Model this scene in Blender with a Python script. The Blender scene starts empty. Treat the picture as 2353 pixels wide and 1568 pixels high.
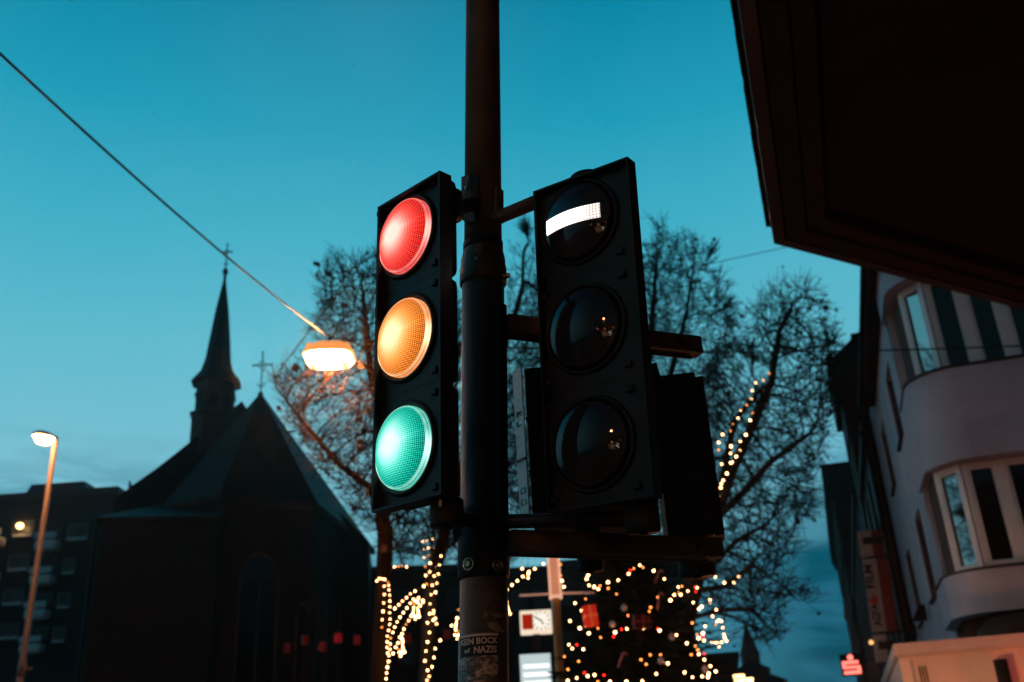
import bpy, bmesh, math, random
from mathutils import Vector, Matrix, kdtree, noise
random.seed(7)
R_ = math.radians
sc = bpy.context.scene
col = sc.collection

# ------------------------------------------------------------------ camera, world, exposure
FPX, CX, CY = 2288.0, 1176.5, 784.0            # focal length and centre, in pixels of a 2353 x 1568 print
CAM = Vector((0, 0, 1.6))
_up = Vector((-274, 5084, -FPX)).normalized()
_fw = Vector((0, 0, -1))
_Y = (_fw - _up * _fw.dot(_up)).normalized()
_X = _Y.cross(_up)
ROT = Matrix((_X, _Y, _up))                    # camera space -> world
cam_d = bpy.data.cameras.new('camera'); cam = bpy.data.objects.new('camera', cam_d); col.objects.link(cam)
cam.matrix_world = Matrix.Translation(CAM) @ ROT.to_4x4()
cam_d.sensor_width = 36; cam_d.lens = FPX / 2353 * 36
cam_d.clip_start = 0.05; cam_d.clip_end = 3000
cam_d.dof.use_dof = True; cam_d.dof.focus_distance = 2.33; cam_d.dof.aperture_fstop = 4.0
sc.camera = cam
sc.view_settings.view_transform = 'Standard'; sc.view_settings.look = 'None'
sc.view_settings.exposure = 0; sc.view_settings.gamma = 1
sc.render.engine = 'CYCLES'
sc.cycles.use_denoising = True
sc.cycles.max_bounces = 5; sc.cycles.diffuse_bounces = 2; sc.cycles.glossy_bounces = 3
sc.cycles.transmission_bounces = 4; sc.cycles.caustics_reflective = False; sc.cycles.caustics_refractive = False
sc.cycles.sample_clamp_indirect = 3

HAZE_D = .0004
def lin(r, g, b):
    f = lambda c: (c / 255 / 12.92) if c <= 10 else ((c / 255 + .055) / 1.055) ** 2.4
    return (f(r), f(g), f(b), 1)

class NT:
    """small wrapper to write node trees briefly"""
    def __init__(s, tree): s.t = tree; s.t.nodes.clear()
    def n(s, kind, **kw):
        nd = s.t.nodes.new(kind)
        ins = kw.pop('ins', {})
        for k, v in kw.items(): setattr(nd, k, v)
        for k, v in ins.items():
            if isinstance(v, bpy.types.NodeSocket): s.t.links.new(v, nd.inputs[k])
            else: nd.inputs[k].default_value = v
        return nd
    def m(s, op, a, b=0.0, c=None, clamp=False):
        i = {0: a, 1: b}
        if c is not None: i[2] = c
        return s.n('ShaderNodeMath', operation=op, use_clamp=clamp, ins=i).outputs[0]
    def ramp(s, fac, stops, mode='LINEAR'):
        r = s.n('ShaderNodeValToRGB', ins={0: fac}); cr = r.color_ramp; cr.interpolation = mode
        while len(cr.elements) > 1: cr.elements.remove(cr.elements[-1])
        cr.elements[0].position = stops[0][0]; cr.elements[0].color = stops[0][1]
        for p, c in stops[1:]:
            e = cr.elements.new(p); e.color = c
        return r.outputs[0]
    def mix(s, fac, a, b, mode='MIX'):
        m = s.n('ShaderNodeMix', data_type='RGBA', blend_type=mode)
        for sock, v in ((m.inputs[0], fac), (m.inputs[6], a), (m.inputs[7], b)):
            if isinstance(v, bpy.types.NodeSocket): s.t.links.new(v, sock)
            else: sock.default_value = v
        return m.outputs[2]

def world():
    w = bpy.data.worlds.new('World'); sc.world = w; w.use_nodes = True
    N = NT(w.node_tree)
    tc = N.n('ShaderNodeTexCoord').outputs['Generated']
    xyz = N.n('ShaderNodeSeparateXYZ', ins={0: tc})
    x, y, z = xyz.outputs
    zen = N.ramp(z, [(0.0, lin(60, 150, 172)), (.08, lin(92, 174, 194)), (.17, lin(128, 196, 212)), (.28, lin(122, 193, 211)), (.40, lin(95, 186, 206)),
                     (.50, lin(60, 173, 198)), (.59, lin(16, 154, 184)), (.67, lin(0, 134, 166)), (.80, lin(0, 70, 100)), (1.0, lin(0, 28, 48))])
    # right of the street the low sky is a little deeper, the side behind the viewer (away from the sunset) much darker
    right = N.m('MULTIPLY_ADD', x, 1.15, .25, clamp=True)
    low = N.m('SUBTRACT', 1.0, N.m('MULTIPLY', z, 1.9), clamp=True)
    zen = N.mix(N.m('MULTIPLY', right, N.m('MULTIPLY', low, .9)), zen, lin(28, 140, 172))
    # cloud bank low on the right, wisps low on the left
    mp = N.n('ShaderNodeMapping', ins={0: tc, 'Scale': (1.6, 1.6, 9.0), 'Location': (3.1, 1.2, .35)})
    cn = N.n('ShaderNodeTexNoise', ins={0: mp.outputs[0], 'Scale': 1.5, 'Detail': 7.0, 'Roughness': .52, 'Distortion': .3}).outputs[0]
    edge = N.m('MULTIPLY_ADD', cn, .16, z)                       # ragged upper rim of the bank
    bank = N.n('ShaderNodeMapRange', ins={0: edge, 1: .33, 2: .27, 3: 0.0, 4: 1.0}).outputs[0]
    side = N.n('ShaderNodeMapRange', ins={0: x, 1: .08, 2: .27, 3: 0.0, 4: 1.0}).outputs[0]
    bcol = N.mix(N.n('ShaderNodeMapRange', ins={0: cn, 1: .38, 2: .68, 3: 0.0, 4: 1.0}).outputs[0], lin(0, 62, 80), lin(4, 104, 130))
    bcol = N.mix(N.n('ShaderNodeMapRange', ins={0: z, 1: .05, 2: .17, 3: 0.85, 4: 0.0}).outputs[0], bcol, lin(0, 58, 74))
    zen = N.mix(N.m('MULTIPLY', bank, side), zen, bcol)
    mp2 = N.n('ShaderNodeMapping', ins={0: tc, 'Scale': (3.0, 3.0, 16.0), 'Location': (.4, .1, 0)})
    wn = N.n('ShaderNodeTexNoise', ins={0: mp2.outputs[0], 'Scale': 2.3, 'Detail': 8.0, 'Roughness': .6, 'Distortion': .6}).outputs[0]
    wisp = N.n('ShaderNodeMapRange', ins={0: wn, 1: .45, 2: .60, 3: 0.0, 4: .62}).outputs[0]
    wl = N.n('ShaderNodeMapRange', ins={0: z, 1: .325, 2: .26, 3: 0.0, 4: 1.0}).outputs[0]
    zen = N.mix(N.m('MULTIPLY', wisp, wl), zen, lin(40, 112, 138))
    big = N.n('ShaderNodeTexNoise', ins={0: tc, 'Scale': 2.0, 'Detail': 3.0}).outputs[0]
    zen = N.mix(N.n('ShaderNodeMapRange', ins={0: big, 1: .45, 2: .75, 3: 0.0, 4: .06}).outputs[0], zen, lin(170, 215, 225))
    front = N.n('ShaderNodeMapRange', interpolation_type='SMOOTHSTEP', ins={0: N.m('MULTIPLY_ADD', x, -.55, N.m('MULTIPLY', y, .85)), 1: -.35, 2: .5, 3: .13, 4: 1.0}).outputs[0]
    ground = N.n('ShaderNodeMapRange', ins={0: z, 1: -.02, 2: .01, 3: .05, 4: 1.0}).outputs[0]
    zen = N.mix(1.0, zen, N.n('ShaderNodeCombineColor', ins={0: N.m('MULTIPLY', front, ground), 1: N.m('MULTIPLY', front, ground), 2: N.m('MULTIPLY', front, ground)}).outputs[0], 'MULTIPLY')
    sky = N.n('ShaderNodeTexSky', sky_type='NISHITA', sun_disc=False, sun_elevation=R_(-3), sun_rotation=R_(-50))
    bg = N.n('ShaderNodeBackground', ins={0: zen, 1: 1.0})
    bs = N.n('ShaderNodeBackground', ins={0: sky.outputs[0], 1: 0.01})
    ad = N.n('ShaderNodeAddShader', ins={0: bg.outputs[0], 1: bs.outputs[0]})
    N.n('ShaderNodeOutputWorld', ins={0: ad.outputs[0]})
world()

# ------------------------------------------------------------------ measuring helpers: pixel of the print + a real distance -> point
def ray(u, v): return (ROT @ Vector((u - CX, CY - v, -FPX))).normalized()
def at(u, v, d):
    r = ray(u, v); return CAM + r * (d / math.hypot(r.x, r.y))
def onz(u, v, z):
    r = ray(u, v); return CAM + r * ((z - CAM.z) / r.z)
ST = ray(1957, 1772); ST.z = 0; ST.normalize()   # direction of the street
SN = Vector((ST.y, -ST.x, 0))                    # across the street, to the right
def onT(u, v, t): r = ray(u, v); return CAM + r * (t / r.dot(ST))
def onN(u, v, b): r = ray(u, v); return CAM + r * (b / r.dot(SN))
def S(t, b, z): p = ST * t + SN * b; return Vector((p.x, p.y, z))
STREET = Matrix(((SN.x, ST.x, 0, 0), (SN.y, ST.y, 0, 0), (0, 0, 1, 0), (0, 0, 0, 1)))   # local x = across, y = along

# ------------------------------------------------------------------ materials
MATS = {}
def mat(name, c, rough=.6, metal=0., var=.25, scale=8., bump=0., emit=None, es=0., spec=.35, stain=None):
    if name in MATS: return MATS[name]
    m = bpy.data.materials.new(name); m.use_nodes = True; N = NT(m.node_tree)
    tc = N.n('ShaderNodeTexCoord').outputs['Object']
    b = N.n('ShaderNodeBsdfPrincipled', ins={'Roughness': rough, 'Metallic': metal, 'Specular IOR Level': spec})
    c4 = (c[0], c[1], c[2], 1)
    if var:
        n = N.n('ShaderNodeTexNoise', ins={0: tc, 'Scale': scale, 'Detail': 6.0, 'Roughness': .62}).outputs[0]
        f = N.n('ShaderNodeMapRange', ins={0: n, 1: .3, 2: .7, 3: 1 - var, 4: 1 + var}).outputs[0]
        cc = N.n('ShaderNodeCombineColor', ins={0: f, 1: f, 2: f}).outputs[0]
        outc = N.mix(1.0, c4, cc, 'MULTIPLY')
        if stain:
            mp = N.n('ShaderNodeMapping', ins={0: tc, 'Scale': (3.0, 3.0, .35)})
            sn = N.n('ShaderNodeTexNoise', ins={0: mp.outputs[0], 'Scale': stain[1], 'Detail': 6.0}).outputs[0]
            sf = N.n('ShaderNodeMapRange', ins={0: sn, 1: .52, 2: .72, 3: 0.0, 4: .7}).outputs[0]
            outc = N.mix(sf, outc, (*stain[0], 1))
        m.node_tree.links.new(outc, b.inputs['Base Color'])
        r = N.n('ShaderNodeMapRange', ins={0: n, 1: .3, 2: .7, 3: max(.02, rough - .12), 4: min(1, rough + .12)}).outputs[0]
        m.node_tree.links.new(r, b.inputs['Roughness'])
        if bump:
            n2 = N.n('ShaderNodeTexNoise', ins={0: tc, 'Scale': scale * 5, 'Detail': 4.0}).outputs[0]
            bp = N.n('ShaderNodeBump', ins={'Strength': bump, 'Distance': .02, 'Height': n2})
            m.node_tree.links.new(bp.outputs[0], b.inputs['Normal'])
    else: b.inputs['Base Color'].default_value = c4
    if emit:
        b.inputs['Emission Color'].default_value = (*emit, 1); b.inputs['Emission Strength'].default_value = es
    N.n('ShaderNodeOutputMaterial', ins={0: b.outputs[0]})
    MATS[name] = m; return m

def brick_mat(name, c1, c2, mortar, sc_=1., rough=.85):
    if name in MATS: return MATS[name]
    m = bpy.data.materials.new(name); m.use_nodes = True; N = NT(m.node_tree)
    tc = N.n('ShaderNodeTexCoord').outputs['Object']
    x = N.n('ShaderNodeSeparateXYZ', ins={0: tc})
    cmb = N.n('ShaderNodeCombineXYZ', ins={0: N.m('ADD', x.outputs[0], x.outputs[1]), 1: x.outputs[2], 2: 0.0})
    br = N.n('ShaderNodeTexBrick', ins={0: cmb.outputs[0], 'Color1': (*c1, 1), 'Color2': (*c2, 1), 'Mortar': (*mortar, 1), 'Scale': sc_, 'Mortar Size': .012, 'Brick Width': .25, 'Row Height': .075})
    b = N.n('ShaderNodeBsdfPrincipled', ins={'Base Color': br.outputs[0], 'Roughness': rough, 'Specular IOR Level': .06})
    N.n('ShaderNodeOutputMaterial', ins={0: b.outputs[0]})
    MATS[name] = m; return m

def tile_mat(name, c, row=.22, width=.18):
    if name in MATS: return MATS[name]
    m = brick_mat(name, c, tuple(k * .6 for k in c), tuple(k * .25 for k in c), 1., .6)
    for n in m.node_tree.nodes:
        if n.type == 'TEX_BRICK': n.inputs['Brick Width'].default_value = width; n.inputs['Row Height'].default_value = row
    return m

def emit_mat(name, c, s):
    if name in MATS: return MATS[name]
    m = bpy.data.materials.new(name); m.use_nodes = True; N = NT(m.node_tree)
    e = N.n('ShaderNodeEmission', ins={0: (*c, 1), 1: s})
    N.n('ShaderNodeOutputMaterial', ins={0: e.outputs[0]}); MATS[name] = m; return m

BLACK = mat('black plastic', (.008, .008, .008), .42, var=.6, scale=14, spec=.16, bump=.03, stain=((.022, .020, .018), 2.5))
BLACKM = mat('matt black plastic', (.009, .009, .009), .65, var=.35, scale=14, bump=.05, spec=.15)
GALV = mat('weathered galvanised steel', (.05, .043, .038), .55, .4, var=.55, scale=6, bump=.08)
RUST = mat('rusty painted bracket steel', (.055, .036, .026), .7, .2, var=.6, scale=18, bump=.15)
RAIL = mat('light grey coated rail', (.42, .44, .45), .5, .1, var=.15, scale=30)
BOLT = mat('zinc bolt', (.3, .24, .18), .35, .9, var=.3, scale=60)
CABLE = mat('black rubber cable', (.02, .018, .017), .7, var=0)
BARK = mat('plane tree bark', (.055, .042, .032), .9, var=.5, scale=3, bump=.3, spec=.05)
TWIG = mat('dark twig bark', (.03, .024, .02), .9, var=.3, scale=5, spec=.05)
TWIG2 = mat('darker bark', (.015, .009, .006), .9, var=.3, scale=5, spec=.03)  # darker than the bark of the other trees
DRYLEAF = mat('dry brown leaf', (.05, .035, .02), .85, var=.4, scale=9, spec=.05)
NEEDLE = mat('dark conifer needles', (.010, .016, .009), .8, var=.5, scale=5, spec=.05)
CHURCHB = brick_mat('church brick', (.050, .030, .024), (.038, .023, .018), (.045, .037, .032))
SLATE = tile_mat('church slate', (.024, .021, .021))
SLATE2 = tile_mat('clay tile', (.045, .026, .02), .3, .24)
STONE = mat('weathered sandstone', (.05, .036, .028), .85, var=.4, scale=3, bump=.2, spec=.05)
DGLASS = mat('dark window glass', (.008, .009, .01), .12, var=0, spec=.7)
DULL = mat('dull dark glass', (.010, .009, .009), .6, var=0, spec=.05)
DBROWN = mat('dark brown plaster', (.045, .017, .010), .95, var=.3, scale=.5, spec=.03)  # evenly dark, reddish brown wall tone
IRON = mat('dark wrought iron', (.015, .015, .016), .6, .4, var=0)
WALLW = mat('white rough plaster', (.40, .42, .50), .9, var=.12, scale=1.2, bump=.25, stain=((.36, .32, .32), .8), spec=.05)
WHITEP = mat('white window paint', (.62, .63, .66), .45, var=.06, scale=6)
BROWNW = mat('brown plaster', (.085, .034, .020), .9, var=.25, scale=.6, bump=.2, spec=.05)
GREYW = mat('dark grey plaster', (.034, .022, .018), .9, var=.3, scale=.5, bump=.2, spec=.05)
DARKW = mat('dark stained wood', (.05, .032, .024), .7, var=.35, scale=4, bump=.1, spec=.05)
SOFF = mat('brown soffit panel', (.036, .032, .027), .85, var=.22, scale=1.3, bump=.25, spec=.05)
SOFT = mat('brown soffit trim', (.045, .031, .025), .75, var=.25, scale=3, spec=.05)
CONC = mat('grey concrete', (.10, .10, .10), .9, var=.25, scale=.8, spec=.05)
BALC = mat('white balcony panel', (.74, .78, .80), .7, var=.12, scale=2)
ASPH = mat('asphalt', (.05, .05, .052), .9, var=.3, scale=2, bump=.3)
PAVE = mat('paving slabs', (.14, .13, .12), .85, var=.25, scale=1.5, bump=.2)
SODIUM = emit_mat('sodium lamp glow', (1.0, .36, .13), 360)
SODIUM2 = emit_mat('sodium lamp glow, weaker', (1.0, .36, .15), 70)
def bowl_mat(name, edge, c, s, ax, bx):
    """diffuser lit by a burner in its middle, fading to deep orange at the ends"""
    m = bpy.data.materials.new(name); m.use_nodes = True; N = NT(m.node_tree)
    q = N.n('ShaderNodeSeparateXYZ', ins={0: N.n('ShaderNodeTexCoord').outputs['Object']}).outputs
    rr_ = N.m('SQRT', N.m('ADD', N.m('POWER', N.m('ABSOLUTE', N.m('DIVIDE', q[0], ax)), 2.0), N.m('POWER', N.m('ABSOLUTE', N.m('DIVIDE', N.m('ADD', q[2], .09), bx)), 2.0)))
    f = N.n('ShaderNodeMapRange', interpolation_type='SMOOTHSTEP', ins={0: rr_, 1: 1.05, 2: .35, 3: 0.0, 4: 1.0}).outputs[0]
    e = N.n('ShaderNodeEmission', ins={0: N.mix(f, (*edge, 1), (*c, 1)), 1: N.m('MULTIPLY_ADD', N.m('POWER', f, 2.5), s, 1.25)})
    N.n('ShaderNodeOutputMaterial', ins={0: e.outputs[0]}); return m
SODIUM = bowl_mat('sodium lamp bowl', (1.0, .50, .16), (1.0, .36, .13), 1900, .38, .13)
SODIUMH = emit_mat('far lamp glow', (1.0, .36, .11), 150)
BULB = emit_mat('lit warm bulb', (1.0, .48, .20), 15)
BULBD = emit_mat('weak orange bulb', (1.0, .30, .06), 6)
BULBR = emit_mat('red bulb', (1.0, .02, .01), 7)

# ------------------------------------------------------------------ mesh building
def mw(o):
    m = o.matrix_basis.copy()
    return mw(o.parent) @ m if o.parent else m
class MB:
    def __init__(s): s.v = []; s.f = []; s.sm = []
    def add(s, vs, fs, smooth=False):
        k = len(s.v); s.v += [Vector(a) for a in vs]; s.f += [tuple(i + k for i in f) for f in fs]; s.sm += [smooth] * len(fs); return s
    def box(s, x0, x1, y0, y1, z0, z1, M=None, bev=0.):
        if bev:
            bm = bmesh.new(); bmesh.ops.create_cube(bm, size=1)
            for v in bm.verts: v.co = Vector(((x0 + x1) / 2 + v.co.x * (x1 - x0), (y0 + y1) / 2 + v.co.y * (y1 - y0), (z0 + z1) / 2 + v.co.z * (z1 - z0)))
            bmesh.ops.bevel(bm, geom=bm.edges[:], offset=bev, segments=2, affect='EDGES', profile=.6)
            bm.verts.index_update()
            vs = [v.co.copy() for v in bm.verts]; fs = [[v.index for v in f.verts] for f in bm.faces]; bm.free()
        else:
            vs = [Vector(p) for p in ((x0,y0,z0),(x1,y0,z0),(x1,y1,z0),(x0,y1,z0),(x0,y0,z1),(x1,y0,z1),(x1,y1,z1),(x0,y1,z1))]
            fs = [(0,3,2,1),(4,5,6,7),(0,1,5,4),(1,2,6,5),(2,3,7,6),(3,0,4,7)]
        if M: vs = [M @ p for p in vs]
        return s.add(vs, fs)
    def tube(s, pts, rad, n=8, cap=True):
        pts = [Vector(p) for p in pts]; rad = rad if isinstance(rad, (list, tuple)) else [rad] * len(pts)
        vs, fs = [], []; prev = None
        for i, p in enumerate(pts):
            d = (pts[min(i + 1, len(pts) - 1)] - pts[max(i - 1, 0)]).normalized()
            if prev is None: a = d.orthogonal().normalized()
            else: a = (prev - d * prev.dot(d)); a = a.normalized() if a.length > 1e-6 else d.orthogonal().normalized()
            prev = a; b = d.cross(a)
            for k in range(n):
                t = 2 * math.pi * k / n; vs.append(p + (a * math.cos(t) + b * math.sin(t)) * rad[i])
        for i in range(len(pts) - 1):
            for k in range(n): fs.append((i*n+k, i*n+(k+1) % n, (i+1)*n+(k+1) % n, (i+1)*n+k))
        if cap and n > 2: fs.append(tuple(reversed(range(n)))); fs.append(tuple(range((len(pts)-1)*n, len(pts)*n)))
        return s.add(vs, fs, n > 4)
    def lathe(s, prof, M, n=32, smooth=True):
        """prof: (radius, height) pairs turned round the local z axis of M"""
        vs, fs = [], []
        for r, h in prof:
            for k in range(n):
                t = 2 * math.pi * k / n; vs.append(M @ Vector((r * math.cos(t), r * math.sin(t), h)))
        for i in range(len(prof) - 1):
            for k in range(n): fs.append((i*n+k, i*n+(k+1) % n, (i+1)*n+(k+1) % n, (i+1)*n+k))
        if prof[0][0] > 1e-4: fs.append(tuple(reversed(range(n))))
        if prof[-1][0] > 1e-4: fs.append(tuple(range((len(prof)-1)*n, len(prof)*n)))
        return s.add(vs, fs, smooth)
    def prism(s, poly, M, h0, h1, poly2=None):
        """closed polygon in local xy of M, from h0 to h1"""
        n = len(poly); p2 = poly2 or poly
        vs = [M @ Vector((a, b, h0)) for a, b in poly] + [M @ Vector((a, b, h1)) for a, b in p2]
        fs = [tuple(reversed(range(n))), tuple(range(n, 2 * n))] + [(i, (i+1) % n, n+(i+1) % n, n+i) for i in range(n)]
        return s.add(vs, fs)
    def build(s, name, material, parent=None, local=False, smooth=None):
        me = bpy.data.meshes.new(name)
        vs = s.v
        if parent is not None and not local:
            inv = mw(parent).inverted(); vs = [inv @ v for v in vs]
        me.from_pydata([tuple(v) for v in vs], [], s.f); me.update()
        me.polygons.foreach_set('use_smooth', s.sm if smooth is None else [smooth] * len(s.f))
        me.materials.append(material)
        bm = bmesh.new(); bm.from_mesh(me); bmesh.ops.recalc_face_normals(bm, faces=bm.faces); bm.to_mesh(me); bm.free()
        o = bpy.data.objects.new(name, me); col.objects.link(o); o.parent = parent
        return o
def tag(o, label=None, cat=None, group=None, kind=None):
    for k, v in (('label', label), ('category', cat), ('group', group), ('kind', kind)):
        if v: o[k] = v
    return o
def empty(name, loc, label, cat, group=None, M=None):
    o = bpy.data.objects.new(name, None); col.objects.link(o); o.empty_display_size = .1
    o.matrix_basis = (Matrix.Translation(loc) @ M) if M else Matrix.Translation(loc)
    return tag(o, label, cat, group)
def copyobj(src, parent, M=None):
    o = src.copy(); col.objects.link(o); o.parent = parent
    if M is not None: o.matrix_basis = M
    return o
def frame(o, x, y, z):
    x, y, z = Vector(x), Vector(y), Vector(z)
    return Matrix(((x.x, y.x, z.x, o[0]), (x.y, y.y, z.y, o[1]), (x.z, y.z, z.z, o[2]), (0, 0, 0, 1)))
def wallframe(a, b):
    """x along a->b (horizontal), y = outward normal pointing to the camera side, z up; origin at a"""
    d = Vector((b[0] - a[0], b[1] - a[1], 0)); L = d.length; d.normalize(); n = Vector((d.y, -d.x, 0))
    if n.dot(Vector((a[0], a[1], 0))) > 0: n = -n
    return frame(a, d, n, (0, 0, 1)), L
def textmesh(s, size=1., extrude=0., bold=0.):
    c = bpy.data.curves.new('lettering', 'FONT'); c.body = s; c.size = size; c.extrude = extrude; c.align_x = 'CENTER'; c.align_y = 'CENTER'; c.offset = bold
    o = bpy.data.objects.new('lettering', c); col.objects.link(o)
    dg = bpy.context.evaluated_depsgraph_get(); me = bpy.data.meshes.new_from_object(o.evaluated_get(dg))
    vs = [v.co.copy() for v in me.vertices]; fs = [tuple(p.vertices) for p in me.polygons]
    bpy.data.objects.remove(o); bpy.data.curves.remove(c); bpy.data.meshes.remove(me)
    return vs, fs

# ------------------------------------------------------------------ ground
g = MB().add([(-1500, -300, 0), (1500, -300, 0), (1500, 2500, 0), (-1500, 2500, 0)], [(0, 1, 2, 3)]).build('ground', PAVE)
tag(g, 'paved ground of the square around the signal', 'ground', kind='structure')
rd = MB().box(-7.5, -1.4, -40, 300, .002, .012, STREET).build('road', ASPH)
tag(rd, 'asphalt road running along the house fronts', 'road', kind='structure')
kb = MB().box(-1.4, -1.22, -40, 300, .0, .13, STREET).build('kerb', CONC)
tag(kb, 'grey kerb between road and pavement', 'kerb', kind='structure')

# ------------------------------------------------------------------ signal mast
def axis(v, u=1108.5, d=2.45): return at(u, v, d)
mast_low, mast_top = at(1112, 1568, 2.45), at(1109, 0, 2.45)
AX = (mast_top - mast_low).normalized()
def mz(z): return mast_low + AX * ((z - mast_low.z) / AX.z)
MR = .0555
mast = empty('signal_mast', mz(0), 'dark weathered steel pole carrying the traffic signals, covered in stickers low down', 'signal pole')
MAX_ = frame((0, 0, 0), (1, 0, 0), AX.cross(Vector((1, 0, 0))).normalized(), AX)
def mframe(z): p = mz(z); m = MAX_.copy(); m.translation = p; return m
prof = [(MR + .004, 0), (MR + .004, 2.905)]
b = MB(); b.lathe([(MR + .003, 0), (MR + .003, zc := axis(655).z)], mframe(0), 48)
b.build('pole', GALV, mast)
# upper tube, thinner, standing in the collar
zc0 = axis(655).z; zc1 = axis(583).z
b = MB().lathe([(MR - .002, zc0), (MR - .002, 7.2)], mframe(0), 48); b.build('upper_tube', GALV, mast)
b = MB().lathe([(MR + .003, zc0 - .002), (MR + .010, zc0 + .004), (MR + .010, axis(620).z), (MR + .007, axis(612).z), (MR + .007, axis(600).z), (MR + .002, zc1), (MR - .001, zc1 + .012)], mframe(0), 48)
b.build('collar', GALV, mast)
b = MB().lathe([(MR + .001, axis(574).z - .004), (MR + .001, axis(560).z)], mframe(0), 48); b.build('rubber_band', BLACKM, mast)
def bolt(p, d, r=.009, l=.02, ring=False, parent=mast):
    d = Vector(d).normalized(); x = d.orthogonal().normalized(); M = frame(p, x, d.cross(x), d)
    bb = MB().lathe([(r, 0), (r, l * .8), (r * .8, l), (0, l)], M, 6, False)
    if ring: bb.lathe([(r * 1.9, 0), (r * 1.9, .004), (r * 1.75, .005), (r * 1.3, .004), (r * 1.2, 0)], M, 24)
    return bb.build('bolt', BOLT, parent)
def onmast(u, v, extra=0.):
    """point on the mast's surface seen at a pixel, with its outward normal"""
    r = ray(u, v); o = CAM - mast_low; a = r - AX * r.dot(AX); c = o - AX * o.dot(AX)
    rr = MR + .003 + extra; A = a.dot(a); B = a.dot(c); C = c.dot(c) - rr * rr; D = max(0, B * B - A * C)
    t = (-B - math.sqrt(D)) / A; p = CAM + r * t; q = p - mast_low; n = (q - AX * q.dot(AX)).normalized()
    return p, n
p, n = onmast(1152, 636); bolt(p - n * .002, n + Vector((.9, 0, .0)), .008, .026)
p, n = onmast(1096, 596); bolt(p, n, .006, .008)
p, n = onmast(1078, 1297, .008); bolt(p, n, .0085, .008, True)
p, n = onmast(1143, 1300, .008); bolt(p, n, .0075, .008, True)
# black clamp sleeve at the lower brackets, open strip down the side
zl0, zl1 = axis(1333).z, axis(1180).z
MB().lathe([(MR + .004, zl0), (MR + .0085, zl0 + .006), (MR + .0085, zl1), (MR + .003, zl1 + .01)], mframe(0), 48).build('clamp_sleeve', BLACKM, mast)
# cable duct on the right side of the mast
def strip(u0, v0, u1, v1, name, m, w=.02, dpt=.018):
    a, na = onmast(u0, v0); c, nc = onmast(u1, v1); bb = MB()
    t = AX.cross(na).normalized()
    vs = []
    for q in (a, c):
        for sx, sy in ((-1, -.004), (1, -.004), (1, dpt), (-1, dpt)): vs.append(q + t * sx * w + na * sy)
    return bb.add(vs, [(0,3,2,1),(4,5,6,7),(0,1,5,4),(1,2,6,5),(2,3,7,6),(3,0,4,7)]).build(name, m, mast)
strip(1147, 700, 1150, 1240, 'cable_duct', BLACKM, .016, .013)
strip(1146, 435, 1146, 510, 'clamp_bracket', RUST, .015, .006)
# plate that holds the left head, with a bolt in it
def patch(pix, name, m, off=.004, th=.004, parent=mast):
    pts = []; nn = []
    for u, v in pix:
        p, n = onmast(u, v); pts.append(p + n * off); nn.append(n)
    k = len(pts); fs = [tuple(range(k))] + [tuple(reversed(range(k, 2*k)))] + [(i, i+k, (i+1) % k + k, (i+1) % k) for i in range(k)]
    return MB().add(pts + [p - n * (th + off) for p, n in zip(pts, nn)], fs).build(name, m, parent)
patch([(1064, 407), (1080, 404), (1099, 406), (1100, 440), (1099, 498), (1093, 512), (1078, 516), (1064, 505)], 'clamp_plate', BLACKM, .005, .006)
p, n = onmast(1073, 433, .005); bolt(p, n, .0065, .007)

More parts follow.
